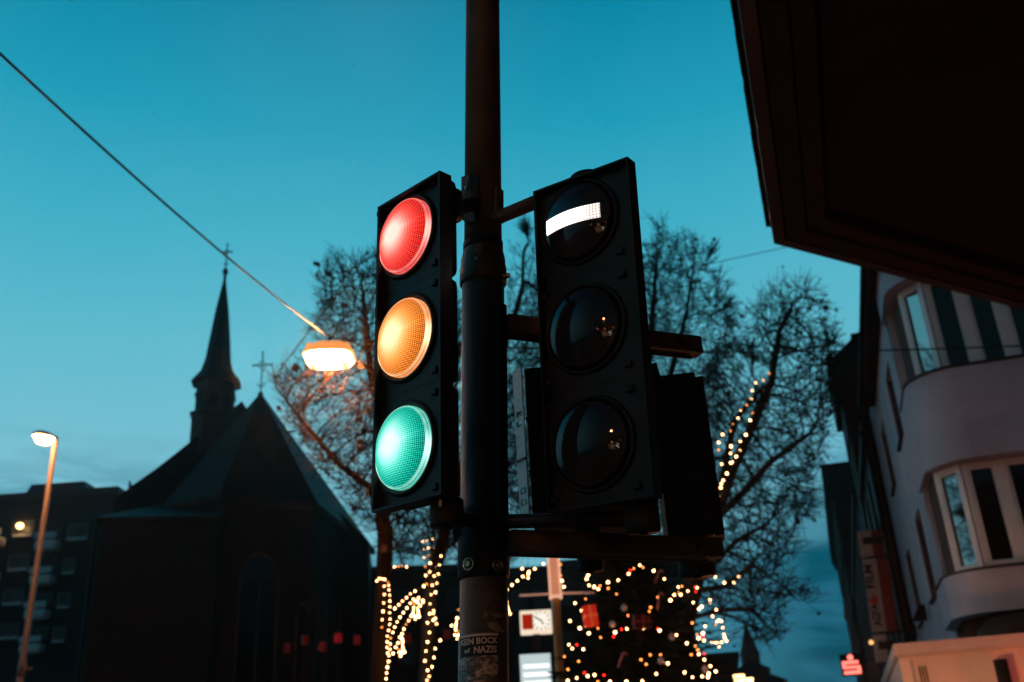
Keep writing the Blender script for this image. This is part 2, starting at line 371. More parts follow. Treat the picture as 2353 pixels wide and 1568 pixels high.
# ------------------------------------------------------------------ signal heads
def lens_mat(name, dark, mid, hot, hx=-.016, hz=.004, k=1.):
    m = bpy.data.materials.new(name); m.use_nodes = True; N = NT(m.node_tree)
    tc = N.n('ShaderNodeTexCoord').outputs['Object']; q = N.n('ShaderNodeSeparateXYZ', ins={0: tc}); x, y, z = q.outputs
    # prismatic lens: diamond grid of small lenslets
    f = 2 * math.pi / .0095
    a = N.m('SINE', N.m('MULTIPLY', N.m('ADD', x, z), f)); c = N.m('SINE', N.m('MULTIPLY', N.m('SUBTRACT', x, z), f))
    grid = N.m('MULTIPLY_ADD', N.m('MULTIPLY', a, c), .5, .5)
    dx = N.m('SUBTRACT', x, hx); dz = N.m('SUBTRACT', z, hz)
    r2 = N.m('ADD', N.m('MULTIPLY', dx, dx), N.m('MULTIPLY', dz, dz))
    glow = N.m('EXPONENT', N.m('MULTIPLY', r2, -1 / .0022))
    wide = N.m('EXPONENT', N.m('MULTIPLY', r2, -1 / .0075))
    ang = N.m('ARCTAN2', dz, dx); spokes = N.m('MULTIPLY_ADD', N.m('SINE', N.m('MULTIPLY', ang, 46.0)), .5, .5)
    g2 = N.m('MULTIPLY_ADD', spokes, .10, N.m('MULTIPLY', grid, .90))
    streak = N.m('EXPONENT', N.m('MULTIPLY', N.m('ABSOLUTE', N.m('ADD', dz, N.m('MULTIPLY', dx, -.12))), -70.0))
    lvl = N.m('ADD', N.m('MULTIPLY', wide, .60), N.m('MULTIPLY', glow, .5)); lvl = N.m('MULTIPLY_ADD', N.m('MULTIPLY', streak, wide), .2, lvl)
    lvl = N.m('ADD', lvl, N.m('MULTIPLY', N.m('SUBTRACT', g2, .55), N.m('SUBTRACT', .70, N.m('MULTIPLY', glow, .6))), clamp=True)
    colr = N.ramp(lvl, [(0.0, (*dark, 1)), (.42, (*mid, 1)), (.66, (mid[0]*.6+hot[0]*.4, mid[1]*.6+hot[1]*.4, mid[2]*.6+hot[2]*.4, 1)), (1.0, (*hot, 1))])
    bp = N.n('ShaderNodeBump', ins={'Strength': .35, 'Distance': .002, 'Height': grid})
    b = N.n('ShaderNodeBsdfPrincipled', ins={'Base Color': (mid[0] * .03, mid[1] * .03, mid[2] * .03, 1), 'Roughness': .25, 'Specular IOR Level': .10, 'Emission Color': colr, 'Emission Strength': k, 'Normal': bp.outputs[0]})
    N.n('ShaderNodeOutputMaterial', ins={0: b.outputs[0]}); return m
def rim_mat(name, dark, hot, k=1.):
    m = bpy.data.materials.new(name); m.use_nodes = True; N = NT(m.node_tree)
    tc = N.n('ShaderNodeTexCoord').outputs['Object']; q = N.n('ShaderNodeSeparateXYZ', ins={0: tc}); x, y, z = q.outputs
    # filament seen through the clear side wall: brightest a little below the middle
    dz = N.m('ADD', z, .020); g = N.m('EXPONENT', N.m('MULTIPLY', N.m('MULTIPLY', dz, dz), -1 / .0009))
    rings = N.m('MULTIPLY_ADD', N.m('SINE', N.m('MULTIPLY', y, 900.0)), .5, .5)
    nz = N.n('ShaderNodeTexNoise', ins={0: tc, 'Scale': 40.0}).outputs[0]
    lvl = N.m('ADD', N.m('MULTIPLY', g, .7), N.m('MULTIPLY', N.m('MULTIPLY', rings, nz), .55), clamp=True)
    colr = N.ramp(lvl, [(0.0, (*dark, 1)), (.9, (*hot, 1))])
    b = N.n('ShaderNodeBsdfPrincipled', ins={'Base Color': (*dark, 1), 'Roughness': .1, 'Emission Color': colr, 'Emission Strength': k})
    N.n('ShaderNodeOutputMaterial', ins={0: b.outputs[0]}); return m
def dark_lens_mat():
    m = bpy.data.materials.new('smoked lens'); m.use_nodes = True; N = NT(m.node_tree)
    tc = N.n('ShaderNodeTexCoord').outputs['Object']; q = N.n('ShaderNodeSeparateXYZ', ins={0: tc}); x, y, z = q.outputs
    f = 2 * math.pi / .0062
    grid = N.m('MULTIPLY', N.m('SINE', N.m('MULTIPLY', x, f)), N.m('SINE', N.m('MULTIPLY', z, f)))
    bp = N.n('ShaderNodeBump', ins={'Strength': .02, 'Distance': .001, 'Height': grid})
    b = N.n('ShaderNodeBsdfPrincipled', ins={'Base Color': (.012, .011, .014, 1), 'Roughness': .03, 'Specular IOR Level': .3, 'Normal': bp.outputs[0]})
    N.n('ShaderNodeOutputMaterial', ins={0: b.outputs[0]}); return m
def bar_mat():
    m = bpy.data.materials.new('white light bar'); m.use_nodes = True; N = NT(m.node_tree)
    tc = N.n('ShaderNodeTexCoord').outputs['Object']; q = N.n('ShaderNodeSeparateXYZ', ins={0: tc}); x, y, z = q.outputs
    f = 2 * math.pi / .0075
    grid = N.m('MULTIPLY', N.m('MULTIPLY_ADD', N.m('SINE', N.m('MULTIPLY', x, f)), .5, .5), N.m('MULTIPLY_ADD', N.m('SINE', N.m('MULTIPLY', z, f)), .5, .5))
    e = N.n('ShaderNodeEmission', ins={0: (1, .86, .80, 1), 1: N.m('MULTIPLY_ADD', grid, 2.2, N.n('ShaderNodeMapRange', ins={0: x, 1: -.02, 2: .05, 3: 2.4, 4: .62}).outputs[0])})
    N.n('ShaderNodeOutputMaterial', ins={0: e.outputs[0]}); return m
LR = lens_mat('lit red lens', (.22, .001, .003), (1.0, .045, .028), (1.0, .60, .50), k=1.45)
LA = lens_mat('lit amber lens', (.22, .038, .003), (1.0, .29, .035), (1.0, .84, .42), k=1.4)
LG = lens_mat('lit green lens', (.0, .06, .045), (.006, .58, .42), (.62, 1.0, .96), hz=.006, k=1.4)
RR = rim_mat('red side wall', (.45, .008, .010), (1.0, .50, .42), 1.5); RA = rim_mat('amber side wall', (.5, .12, .015), (1.0, .85, .5), 1.5); RG = rim_mat('green side wall', (.0, .24, .17), (.6, 1.0, .9), 1.5)
SMOKED = dark_lens_mat(); BAR = bar_mat()

def head_matrix(q, yaw, pitch, roll):
    return Matrix.Translation(q) @ Matrix.Rotation(yaw, 4, 'Z') @ Matrix.Rotation(roll, 4, 'Y') @ Matrix.Rotation(pitch, 4, 'X')
def dome(r, bulge, n=40, k=9):
    """cap towards local -y"""
    vs = [(0, -bulge, 0)]; fs = []
    for i in range(1, k + 1):
        a = i / k; rr = r * math.sin(a * math.pi / 2); h = bulge * (1 - (rr / r) ** 2) if True else 0
        for j in range(n):
            t = 2 * math.pi * j / n; vs.append((rr * math.cos(t), -h, rr * math.sin(t)))
    for j in range(n): fs.append((0, 1 + j, 1 + (j + 1) % n))
    for i in range(k - 1):
        for j in range(n): a = 1 + i * n; fs.append((a + j, a + n + j, a + n + (j + 1) % n, a + (j + 1) % n))
    return vs, fs
YM = frame((0, 0, 0), (1, 0, 0), (0, 0, 1), (0, -1, 0))      # lathe axis -> local -y (towards the viewer)
def traffic_head(M, s, xl, xr, zt, zb, dep, f, label, lens, rims, lit, inset=.03, hd=.05):
    t = empty('traffic_signal_head', (0, 0, 0), label, 'traffic signal'); t.matrix_basis = M
    L = Matrix.Identity(4); cuts = [zt, s / 2, -s / 2, zb]
    # shallow visor tray round the front, split in three modules
    w = .006
    for i in range(3):
        z1, z0 = cuts[i] - (.0006 if i else 0), cuts[i + 1] + (.0006 if i < 2 else 0); zc = (1 - i) * s
        b = MB()
        b.box(xl, xl + w, -f, dep, z0, z1); b.box(xr - w, xr, -f, dep, z0, z1)
        if i == 0: b.box(xl + w, xr - w, -f, dep, z1 - w, z1)
        if i == 2: b.box(xl + w, xr - w, -f, dep, z0, z0 + w)
        # door panel with a round opening, behind the rim of the tray
        n = 40; zi1 = z1 - (w if i == 0 else 0); zi0 = z0 + (w if i == 2 else 0); xo0, xo1 = xl + w, xr - w
        outer, inner = [], []
        for j in range(n):
            a = 2 * math.pi * j / n; c_, s_ = math.cos(a), math.sin(a)
            kx = (xo1 if c_ > 0 else -xo0) / abs(c_) if abs(c_) > 1e-6 else 1e9
            kz = ((zi1 - zc) if s_ > 0 else (zc - zi0)) / abs(s_) if abs(s_) > 1e-6 else 1e9
            k = min(abs(kx), abs(kz)); outer.append((c_ * k, .002, zc + s_ * k)); inner.append((c_ * .104, .002, zc + s_ * .104))
        back = [(x, .012, z) for x, y, z in inner]
        b.add(outer + inner + back, [(j, (j+1) % n, n+(j+1) % n, n+j) for j in range(n)] + [(n+j, n+(j+1) % n, 2*n+(j+1) % n, 2*n+j) for j in range(n)])
        # raised ring and latches round the opening
        b.lathe([(.104, -.004), (.104, .006), (.109, .007), (.113, .003), (.114, -.002)], Matrix.Translation((0, 0, zc)) @ YM, 40)
        for ax, az in ((.7, .7), (-.7, .7), (.7, -.72), (-.7, -.72)):
            b.box(ax * .155 - .010, ax * .155 + .010, -.006, .002, zc + az * .155 - .008, zc + az * .155 + .008, bev=.003)
        m_ = b.build('signal_module', BLACK, t, local=True)
        # lens with its side wall
        o = bpy.data.objects.new('lens', None)
        LM = Matrix.Translation((0, 0, zc))
        vs, fs = dome(.0925, .022)
        lb = MB().add([(x, y - .014, z) for x, y, z in vs], fs, True)
        lo = lb.build('lens', lens[i] if lit[i] != 'bar' and lit[i] else (lens[i]), m_, local=True); lo.matrix_basis = LM
        rb = MB().lathe([(.0985, -.010), (.0985, .008), (.0965, .0125), (.0925, .0145)], YM, 48)
        ro = rb.build('lens_rim', rims[i], m_, local=True); ro.matrix_basis = LM
        if lit[i] == 'bar':
            bb = MB(); nx, nzz = 40, 6; vv = []; ff = []
            for a in range(nx + 1):
                for c in range(nzz + 1):
                    x = -.083 + .158 * a / nx; z = -.0195 + .039 * c / nzz; r = math.hypot(x, z)
                    if r > .0915: x *= .0915 / r
                    r = math.hypot(x, z); vv.append((x, -.0145 - .0012 - .022 * (1 - (r / .0925) ** 2), z))
            for a in range(nx):
                for c in range(nzz): k = a * (nzz + 1) + c; ff.append((k, k + 1, k + nzz + 2, k + nzz + 1))
            o = bb.add(vv, ff, True).build('light_bar', BAR, m_, local=True); o.matrix_basis = LM
    MB().box(xl + .007, xr - .007, dep - .003, dep - .0005, zb + .007, zt - .007).build('back_plate', BLACKM, t, local=True)
    # rounded housings behind the tray
    for i in range(3):
        zc = (1 - i) * s; h = s / 2 - .004
        b = MB().box(xl + inset, xr - inset, dep + .001, dep + hd, zc - h, zc + h, bev=.018); b.build('housing', BLACKM, t, local=True, smooth=True)
    return t
ML = head_matrix(Vector((-.2561, 2.1807, 2.6036)), -.7713, .0251, .0525)
HL = traffic_head(ML, .2731, -.0953, .1511, .3884, -.4108, .0182, .02, 'left traffic signal head with red, amber and green lenses all lit', 'LLL' and [LR, LA, LG], [RR, RA, RG], [1, 1, 1])
MRt = head_matrix(Vector((.1743, 2.1391, 2.5835)), -.6163, .059, .0661)
HR = traffic_head(MRt, .2787, -.1187, .158, .3947, -.4228, .0177, .02, 'right signal head with smoked lenses, only a white horizontal bar lit on top', [SMOKED] * 3, [BLACK] * 3, ['bar', 0, 0], .06, .06)
tag(HR, group='signal heads facing the viewer'); tag(HL, group='signal heads facing the viewer')
def hp(M, x, y, z): return M @ Vector((x, y, z))
def disc_coupling(M, x, y, z0, z1, r, parent, name='coupling'):
    F_ = M @ Matrix.Translation((x, y, 0))
    return MB().lathe([(r * .25, z0 - .004), (r * .28, z0), (r, z0 + .001), (r + .003, z0 + .006), (r + .001, z1 - .004), (r - .004, z1)], F_, 36).build(name, BLACKM, parent)
# couplings and caps
disc_coupling(ML, .085, .055, -.465, -.400, .036, HL)
disc_coupling(MRt, .085, .055, -.485, -.405, .036, HR)
disc_coupling(MRt, .0, .055, .392, .427, .044, HR, 'top_cap')
disc_coupling(ML, .105, .055, .30, .375, .03, HL, 'top_coupling')
# brackets from the mast to the heads (parts of the mast)
def arm(a, c, r, m=BLACKM, n=14, name='bracket_arm', par=mast): return MB().tube([a, c], r, n).build(name, m, par)
tp = mz(axis(470).z)
arm(hp(ML, .10, .07, .335), mz(axis(478).z) + Vector((-.02, -.03, 0)), .020)
arm(mz(axis(515).z), at(1262, 452, 2.26), .0195, RUST)
arm(hp(ML, .085, .055, -.438), mz(axis(1205).z) , .016)
arm(mz(axis(1200).z), hp(MRt, .085, .055, -.452), .018)
bolt(hp(ML, .105, .02, -.425), (0, -.2, 1), .006, .02)
# lower bracket block between mast and left head
MB().box(-.075, -.01, -.03, .03, axis(1232).z, axis(1190).z, mframe(0)).build('bracket_block', BLACKM, mast)

# ------------------------------------------------------------------ rear equipment on two channels
bd = Vector((.93, .37, 0)).normalized(); bn = Vector((bd.y, -bd.x, 0))
def beam(p0, length, h, dep, name, lab):
    e = empty(name, p0, lab, 'bracket', 'steel channels across the mast'); M = frame(p0, bd, bn, (0, 0, 1))
    b = MB(); b.box(0, length, 0, dep, -h / 2, h / 2, M); b.box(0, length, -.006, -.0, -h / 2 - .004, h / 2 + .004, M)
    b.build('channel', RUST, e)
    p = MB().lathe([(.012, 0), (.012, .003), (.006, .0035)], frame(p0 + bd * (length - .06) + bn * dep, bd, (0, 0, 1), bn), 18); p.build('bolt_head', BLACK, e)
    MB().prism([(length, -.012), (length + .015, .0), (length + .015, dep), (length, dep)], M, -h / 2, h / 2).build('end_plate', RUST, e)
    return e
pt = mz(axis(750).z) + Vector((.055, .02, 0))
beam(pt, .585, .052, .04, 'steel_channel', 'upper rusty steel channel running from the mast behind the right signal head')
pb = mz(axis(1258).z) + Vector((.055, -.02, 0))
beam(pb, .572, .050, .05, 'steel_channel', 'lower rusty steel channel below the right signal head')
def rear_box(u0, u1, v0, v1, d, dep, label, rail=False):
    a, c = at(u0, v0, d), at(u1, v0, d); bz = at((u0 + u1) / 2, v1, d).z
    M, L = wallframe(a, c); M.translation = Vector((a.x, a.y, 0)); z1, z0 = a.z, bz
    e = empty('rear_signal_head', Vector((a.x, a.y, 0)) + Vector((0, 0, z0)), label, 'traffic signal', 'signal heads seen from behind')
    MB().box(.004, L, -dep, 0, z0, z1, M, bev=.008).build('housing', BLACKM, e)
    for k in (1, 2):
        zc = z0 + (z1 - z0) * k / 3; MB().box(.001, L + .003, -dep - .002, .003, zc - .004, zc + .004, M).build('joint_ring', BLACK, e)
    return e, M, L, z0, z1
e1, M1, L1, z0_, z1_ = rear_box(1200, 1468, 846, 1204, 2.78, .16, 'black back of a signal head with a light grey rail down its left edge')
# perforated rail
M1r = M1 @ Matrix.Rotation(R_(0), 4, 'Z')
b = MB(); hw = .0195; holes = [z1_ - .155, z1_ - .185, z0_ + .10, z0_ + .066]
segs = [z0_ + .006]; 
zz = z0_ + .004; x0r, x1r = -.042, .0
_c = M1 @ Vector((0, .002, 0)); _n = Vector((-.80, -.60, 0)); M1r = frame(_c, Vector((.60, -.80, 0)) * 1, _n, (0, 0, 1))
M1r = frame(_c + Vector((-.030, .0, 0)) - Vector((.60, -.80, 0)) * -.042, Vector((.60, -.80, 0)), _n, (0, 0, 1))
cuts_ = sorted([(h - .009, h + .009) for h in holes])
last = zz
for h0, h1 in cuts_:
    b.box(x0r, x1r, -.004, .0, last, h0, M1r); b.box(x0r, x0r + .008, -.004, 0, h0, h1, M1r); b.box(x1r - .007, x1r, -.004, 0, h0, h1, M1r); last = h1
b.box(x0r, x1r, -.004, 0, last, z1_ - .01, M1r)
b.build('perforated_rail', RAIL, e1)
MB().box(x0r - .002, x1r + .002, -.004, .004, (z0_ + z1_) / 2 - .055, (z0_ + z1_) / 2 - .048, M1r).build('rail_joint', BLACK, e1)
e2, M2, L2, za, zb_ = rear_box(1484, 1598, 866, 1236, 2.72, .15, 'black back of a signal head at the right end of the channels')
MB().box(L2 + .0, L2 + .022, -.10, -.02, za, zb_ - .01, M2).build('contrast_board', BLACKM, e2)
MB().box(.0, .012, .004, .010, za, za + .12, M2).build('grey_strip', RAIL, e2)
disc_coupling(M1, L1 * .45, -.06, z0_ - .125, z0_, .034, e1)
disc_coupling(M2, L2 * .55, -.06, za - .10, za, .046, e2)
MB().tube([M2 @ Vector((.03, -.05, zb_ - .01)), M2 @ Vector((.02, -.03, zb_ + .05))], .016, 10).build('coupling', BLACKM, e2)
MB().tube([M1 @ Vector((.09, -.05, z1_ - .01)), M1 @ Vector((.09, -.03, z1_ + .12))], .02, 10).build('coupling', BLACKM, e1)

# ------------------------------------------------------------------ stickers on the mast
def poster_mat(name, paper, ink, sc1, sc2, thr):
    m = bpy.data.materials.new(name); m.use_nodes = True; N = NT(m.node_tree)
    tc = N.n('ShaderNodeTexCoord').outputs['Object']
    mp = N.n('ShaderNodeMapping', ins={0: tc, 'Scale': (1, 1, 2.0)})
    n = N.n('ShaderNodeTexNoise', ins={0: mp.outputs[0], 'Scale': sc1, 'Detail': 8.0, 'Roughness': .7, 'Distortion': .8}).outputs[0]
    f = N.n('ShaderNodeMapRange', ins={0: n, 1: thr - .03, 2: thr + .04, 3: 0.0, 4: 1.0}).outputs[0]
    n2 = N.n('ShaderNodeTexNoise', ins={0: tc, 'Scale': sc2, 'Detail': 4.0}).outputs[0]
    c = N.mix(f, (*paper, 1), (*ink, 1)); c = N.mix(N.n('ShaderNodeMapRange', ins={0: n2, 1: .4, 2: .7, 3: 0.0, 4: .5}).outputs[0], c, (ink[0] * .8, ink[1] * .8, ink[2] * .8, 1))
    b = N.n('ShaderNodeBsdfPrincipled', ins={'Base Color': c, 'Roughness': .45}); N.n('ShaderNodeOutputMaterial', ins={0: b.outputs[0]}); return m
def cyl_patch(poly_uv, name, m, off, parent=mast, nseg=18):
    """sheet wrapped on the mast; poly_uv gives its rows as (angle0, angle1, z)"""
    vs, fs = [], []
    for a0, a1, z in poly_uv:
        for k in range(nseg + 1):
            a = R_(a0 + (a1 - a0) * k / nseg); F_ = mframe(0); vs.append(F_ @ Vector(((MR + .003 + off) * math.sin(a), -(MR + .003 + off) * math.cos(a), z)))
    for i in range(len(poly_uv) - 1):
        for k in range(nseg): j = i * (nseg + 1) + k; fs.append((j, j + 1, j + nseg + 2, j + nseg + 1))
    return MB().add(vs, fs, True).build(name, m, parent)
zt_, zb2 = axis(1462).z, axis(1600).z - .05
P1 = poster_mat('torn black sticker', (.34, .27, .25), (.02, .018, .018), 26, 60, .47)
P2 = poster_mat('dark round sticker', (.20, .17, .16), (.02, .018, .017), 30, 45, .45)
stk = cyl_patch([(-95, 36, zt_ - .006), (-95, 36, zt_ - .075), (-95, 30, zt_ - .12), (-95, 22, zt_ - .16)], 'sticker', P1, .0012)
tag(stk, 'torn sticker with pale block capitals')
cyl_patch([(-95, 37, zt_ - .0005), (-95, 37, zt_ - .006)], 'sticker_border', mat('pink paper edge', (.45, .36, .36), .6, var=.2, scale=80), .0016)
blk = cyl_patch([(-62, 38, zt_ - .007), (-62, 38, zt_ - .050)], 'sticker_band', BLACKM, .0018)
INK = mat('pale sticker lettering', (.50, .38, .33), .6, var=.35, scale=70)
def mast_text(s, size, a_c, z_c, slope=0., sx=1.):
    vs, fs = textmesh(s, size, 0, .0006); F_ = mframe(0); r = MR + .0052
    out = [F_ @ Vector((r * math.sin(R_(a_c) + v.x * sx / r), -r * math.cos(R_(a_c) + v.x * sx / r), z_c + v.y + slope * v.x)) for v in vs]
    return MB().add(out, fs).build('lettering', INK, mast)
mast_text('KEIN BOCK', .0185, -12, zt_ - .0175, 0, 1.02)
mast_text('auf', .013, -38, zt_ - .037)
mast_text('NAZIS', .020, 6, zt_ - .0375)
cyl_patch([(-95, -70, zt_ - .007), (-95, -68, zt_ - .060), (-95, -72, zt_ - .105)], 'sticker_flap', mat('grey paper', (.42, .38, .42), .7, var=.2, scale=40), .0022)
cyl_patch([(-95, 10, zt_ - .118), (-95, 12, zt_ - .123), (-95, -20, zt_ - .135)], 'sticker_scrap', mat('pink torn paper', (.42, .30, .32), .7, var=.35, scale=60), .0024)
rows = []
zc_ = axis(1421).z; rr_ = .041
for k in range(15):
    a = math.pi * k / 14; zz = zc_ + rr_ * math.cos(a); w = rr_ * math.sin(a) / MR * 57.3; rows.append((44 - w, 44 + w, zz))
rs = cyl_patch(rows, 'round_sticker', P2, .0012)

# ------------------------------------------------------------------ hanging street lamp on its cable
LAMP = at(757, 815, 13.6)
def lamp_thing(C, label, yaw=0., glass=None):
    e = empty('hanging_street_lamp', C, label, 'street lamp'); M = Matrix.Translation(C) @ Matrix.Rotation(yaw, 4, 'Z')
    hl, hw = .345, .17
    b = MB()   # hood
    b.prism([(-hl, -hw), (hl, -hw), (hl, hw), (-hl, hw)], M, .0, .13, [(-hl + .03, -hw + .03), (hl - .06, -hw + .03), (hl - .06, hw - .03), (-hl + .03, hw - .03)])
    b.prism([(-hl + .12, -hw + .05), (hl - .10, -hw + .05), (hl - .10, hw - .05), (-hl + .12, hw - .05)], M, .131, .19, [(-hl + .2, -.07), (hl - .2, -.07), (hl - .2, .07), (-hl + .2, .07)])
    b.build('hood', mat('glowing lamp hood', (.30, .22, .16), .5, 0, var=.2, emit=(1.0, .34, .08), es=.9), e)  # hood emits orange in place of the lamp's bloom
    b = MB()
    r0 = [(-hl - .01, -hw), (hl + .01, -hw), (hl + .01, hw), (-hl - .01, hw)]; r1 = [(-hl - .025, -hw - .01), (hl + .025, -hw - .01), (hl + .025, hw + .01), (-hl - .025, hw + .01)]
    b.prism(r1, M, -.035, -.002, r0)
    r2 = [(-hl + .10, -.10), (hl - .10, -.10), (hl - .10, .10), (-hl + .10, .10)]; b.prism(r2, M, -.19, -.036, r1)
    b.build('glass_bowl', glass or SODIUM, e)
    MB().tube([M @ Vector((0, 0, .18)), M @ Vector((0, 0, .27))], .03, 8).build('hanger', IRON, e)
    return e
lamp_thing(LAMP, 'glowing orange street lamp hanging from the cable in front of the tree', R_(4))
def cable(pts, r, label, name='overhead_cable', grp=None):
    o = MB().tube(pts, r, 6).build(name, CABLE); o['label'] = label; o['category'] = 'cable'
    if grp: o['group'] = grp
    return o
def sag(a, b_, s_, n=14): return [a.lerp(b_, k / n) - Vector((0, 0, s_ * 4 * (k / n) * (1 - k / n))) for k in range(n + 1)]
top = LAMP + Vector((0, 0, .27))
a0 = at(-60, 68, 6.5)
cable(sag(a0, top, .10) , .0115, 'long black cable rising from the hanging lamp to the upper left', grp='cables over the street')
c2 = onT(2420, 792, 13.6)
cable(sag(top, c2, .16), .011, 'black cable passing behind the signals and across the white house', grp='cables over the street')
cable(sag(at(1560, 622, 30), at(1900, 548, 28), .0), .013, 'short stretch of thin cable below the roof corner', grp='cables over the street')
def thin(u0, v0, d0, u1, v1, d1, lab): cable(sag(at(u0, v0, d0), at(u1, v1, d1), .15), .012, lab, grp='thin wires between the houses')
thin(1560, 1180, 36, 1921, 1118, 40, 'thin wire ending below the cornice of the farthest dark house')
thin(1700, 1288, 44, 1929, 1244, 50, 'thin wire ending halfway up the farthest dark house')

# ------------------------------------------------------------------ tall street lamp on the left
lb_, lt_ = at(40, 1600, 24), at(127, 1018, 24)
base = Vector((lb_.x - (lt_.x - lb_.x) * lb_.z / (lt_.z - lb_.z), lb_.y - (lt_.y - lb_.y) * lb_.z / (lt_.z - lb_.z), 0))
e = empty('street_lamp', base, 'tall slim street lamp with a small round lit head at far left', 'street lamp')
PGREY = mat('painted lamp post', (.13, .10, .09), .5, .1, var=.12)
b = MB(); n = 12
b.tube([base, base.lerp(lb_, .6), base.lerp(lb_, .601), lt_], [.10, .10, .075, .055], 12); b.build('post', PGREY, e)
kk = at(50, 1540, 24); MB().tube([kk - Vector((.0, 0, .14)), kk + Vector((0, 0, .14))], .085, 12).build('post_collar', PGREY, e)
MB().tube([kk + Vector((.05, 0, .0)), kk + Vector((.22, 0, .01))], .035, 8).build('side_bracket', PGREY, e)
h0, h1 = at(128, 1012, 24), at(78, 998, 23.6)
ax_ = (h1 - h0).normalized(); MH = frame(h0.lerp(h1, .55) , ax_, Vector((0, 0, 1)).cross(ax_).normalized(), Vector((0, 0, 1)))
b = MB(); up2 = [(.30 * math.cos(t) , .17 * math.sin(t)) for t in [2 * math.pi * k / 20 for k in range(20)]]
b.prism(up2, MH, -.01, .07, [(x * .9, y * .8) for x, y in up2]); b.prism([(x * .9, y * .8) for x, y in up2], MH, .0702, .12, [(x * .55, y * .4) for x, y in up2])
b.tube([h0 + Vector((.02, 0, -.10)), h0 + Vector((.0, 0, .06)), h0.lerp(h1, .3) + Vector((0, 0, .05))], .05, 10)
b.build('lamp_head', mat('lamp head grey', (.25, .2, .17), .5, var=.1), e)
b = MB(); lo = [(x * .88, y * .9) for x, y in up2]; b.prism([(x * .6, y * .6) for x, y in lo], MH, -.14, -.011, lo); b.build('lamp_glass', SODIUMH, e)

# ------------------------------------------------------------------ near roof, upper right
zr = 6.0
E1 = (-4.0, .12); C1 = (8.31, .12); C2 = (11.9, 3.83); 
e = empty('roof_overhang', S(2, 3, zr), 'dark brown roof overhang with boarded edge filling the upper right corner', 'roof')
soff_poly = [(.62, -4), (.62, 7.95), (4.4, 11.72), (9, 11.72), (9, -4)]
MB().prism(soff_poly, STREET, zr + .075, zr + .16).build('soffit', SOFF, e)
def edge_run(x_in, x_out, z0, z1, name, m):
    """band parallel to the eave: offsets (inwards) from the outer line"""
    def off(o): k = o * math.tan(R_(22.5)); return [(.12 + o, -4.0), (.12 + o, 8.31 - k), (.12 + o + 3.6, 8.31 - k + 3.6 * (3.71 / 3.59))]
    a, c = off(x_out), off(x_in); b = MB()
    for i in (0, 1):
        b.prism([a[i], a[i+1], c[i+1], c[i]], STREET, z0, z1)
    return b.build(name, m, e)
edge_run(.10, .0, zr + .0, zr + .16, 'gutter', mat('dark gutter', (.03, .025, .022), .6, var=.3))
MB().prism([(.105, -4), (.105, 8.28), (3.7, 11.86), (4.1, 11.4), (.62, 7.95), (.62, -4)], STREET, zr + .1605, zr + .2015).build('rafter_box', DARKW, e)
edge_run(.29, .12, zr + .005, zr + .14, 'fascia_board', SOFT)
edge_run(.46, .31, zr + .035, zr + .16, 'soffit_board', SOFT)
# board joints and roof tile ends over the gutter
b = MB()
for tt in (5.15, 2.2): b.box(.30, .44, tt, tt + .02, zr + .001, zr + .1, STREET)
b.build('board_joint', BLACKM, e)
b = MB()
for k in range(60):
    t0 = -4 + k * .205; j = random.uniform(-.003, .003)
    b.box(.075 + j, .12, t0, t0 + .19, zr + .165 + random.uniform(0, .006), zr + .26, STREET)
b.build('tile_edge', SLATE2, e)
MB().prism([(.11, -4), (.11, 8.26), (3.7, 11.85), (9, 11.85), (9, -4)], STREET, zr + .202, zr + .50).build('roof_deck', SLATE2, e)
MB().prism([(3.4, -4), (3.4, 6.4), (6.6, 9.6), (8.8, 9.6), (8.8, -4)], STREET, 0, zr + .074).build('house_wall', BROWNW, e)

# ------------------------------------------------------------------ white corner house
HT = 15.5
wh = empty('white_house', S(20, 4, 0), 'white plastered corner house with curved parapets and wrap-around windows', 'house')
def outline(b0, t0, r, t_end=25.3, xe=9.):
    """plan line in (across, along): street front -> rounded corner -> end face"""
    pts = [(b0, t_end)]
    for k in range(11): a = math.pi / 2 * k / 10; pts.append((b0 + r - r * math.cos(a), t0 + r - r * math.sin(a)))
    pts.append((xe, t0)); return pts
def shell(pts, z0, z1, name, m, parent, back=True, cap=True):
    poly = pts + [(pts[-1][0], pts[0][1])]
    return MB().prism(poly, STREET, z0, z1).build(name, m, parent)
# storey bands: parapets (proud, rounded), window bands (recessed)
zs1, zt1 = 7.18, 8.80      # upper window band
zs2, zt2 = 4.14, 5.72      # lower window band
front = outline(1.92, 16.0, .5)
SLITS = sorted([(t0 + dt, z0, z1) for t0 in (18.6, 22.2) for dt, z0, z1 in ((0, 7.15, 8.6), (.3, 4.3, 5.85))])
b = MB(); b.box(2.18, 9, 17.6, 25.3, 0, 9.75, STREET)
for za_, zb0, ops in ((0, 4.3, []), (4.3, 5.85, [18.9, 22.5]), (5.8501, 7.15, []), (7.1501, 8.6, [18.6, 22.2]), (8.6001, 9.75, [])):
    last = 17.6
    for t0 in ops: b.box(1.92, 2.179, last, t0, za_, zb0, STREET); last = t0 + 1.25
    b.box(1.92, 2.179, last, 25.3, za_, zb0, STREET)
b.build('wall', WALLW, wh)
shell([(1.93, 17.62)] + outline(1.82, 15.5, .75, 17.3)[0:1] + outline(1.82, 15.5, .75, 17.3)[1:], zt2, zs1 - .04, 'parapet', WALLW, wh)
shell([(1.93, 17.62)] + outline(1.82, 15.5, .75, 17.3), zt1, 9.75, 'top_wall', WALLW, wh)
shell([(1.93, 17.62)] + outline(1.74, 15.5, .65, 17.3), 3.52, zs2 - .04, 'parapet', WALLW, wh)
shell([(2.2, 17.62)] + outline(1.92, 15.9, .5, 17.3), 0, 3.52, 'ground_floor', GREYW, wh)
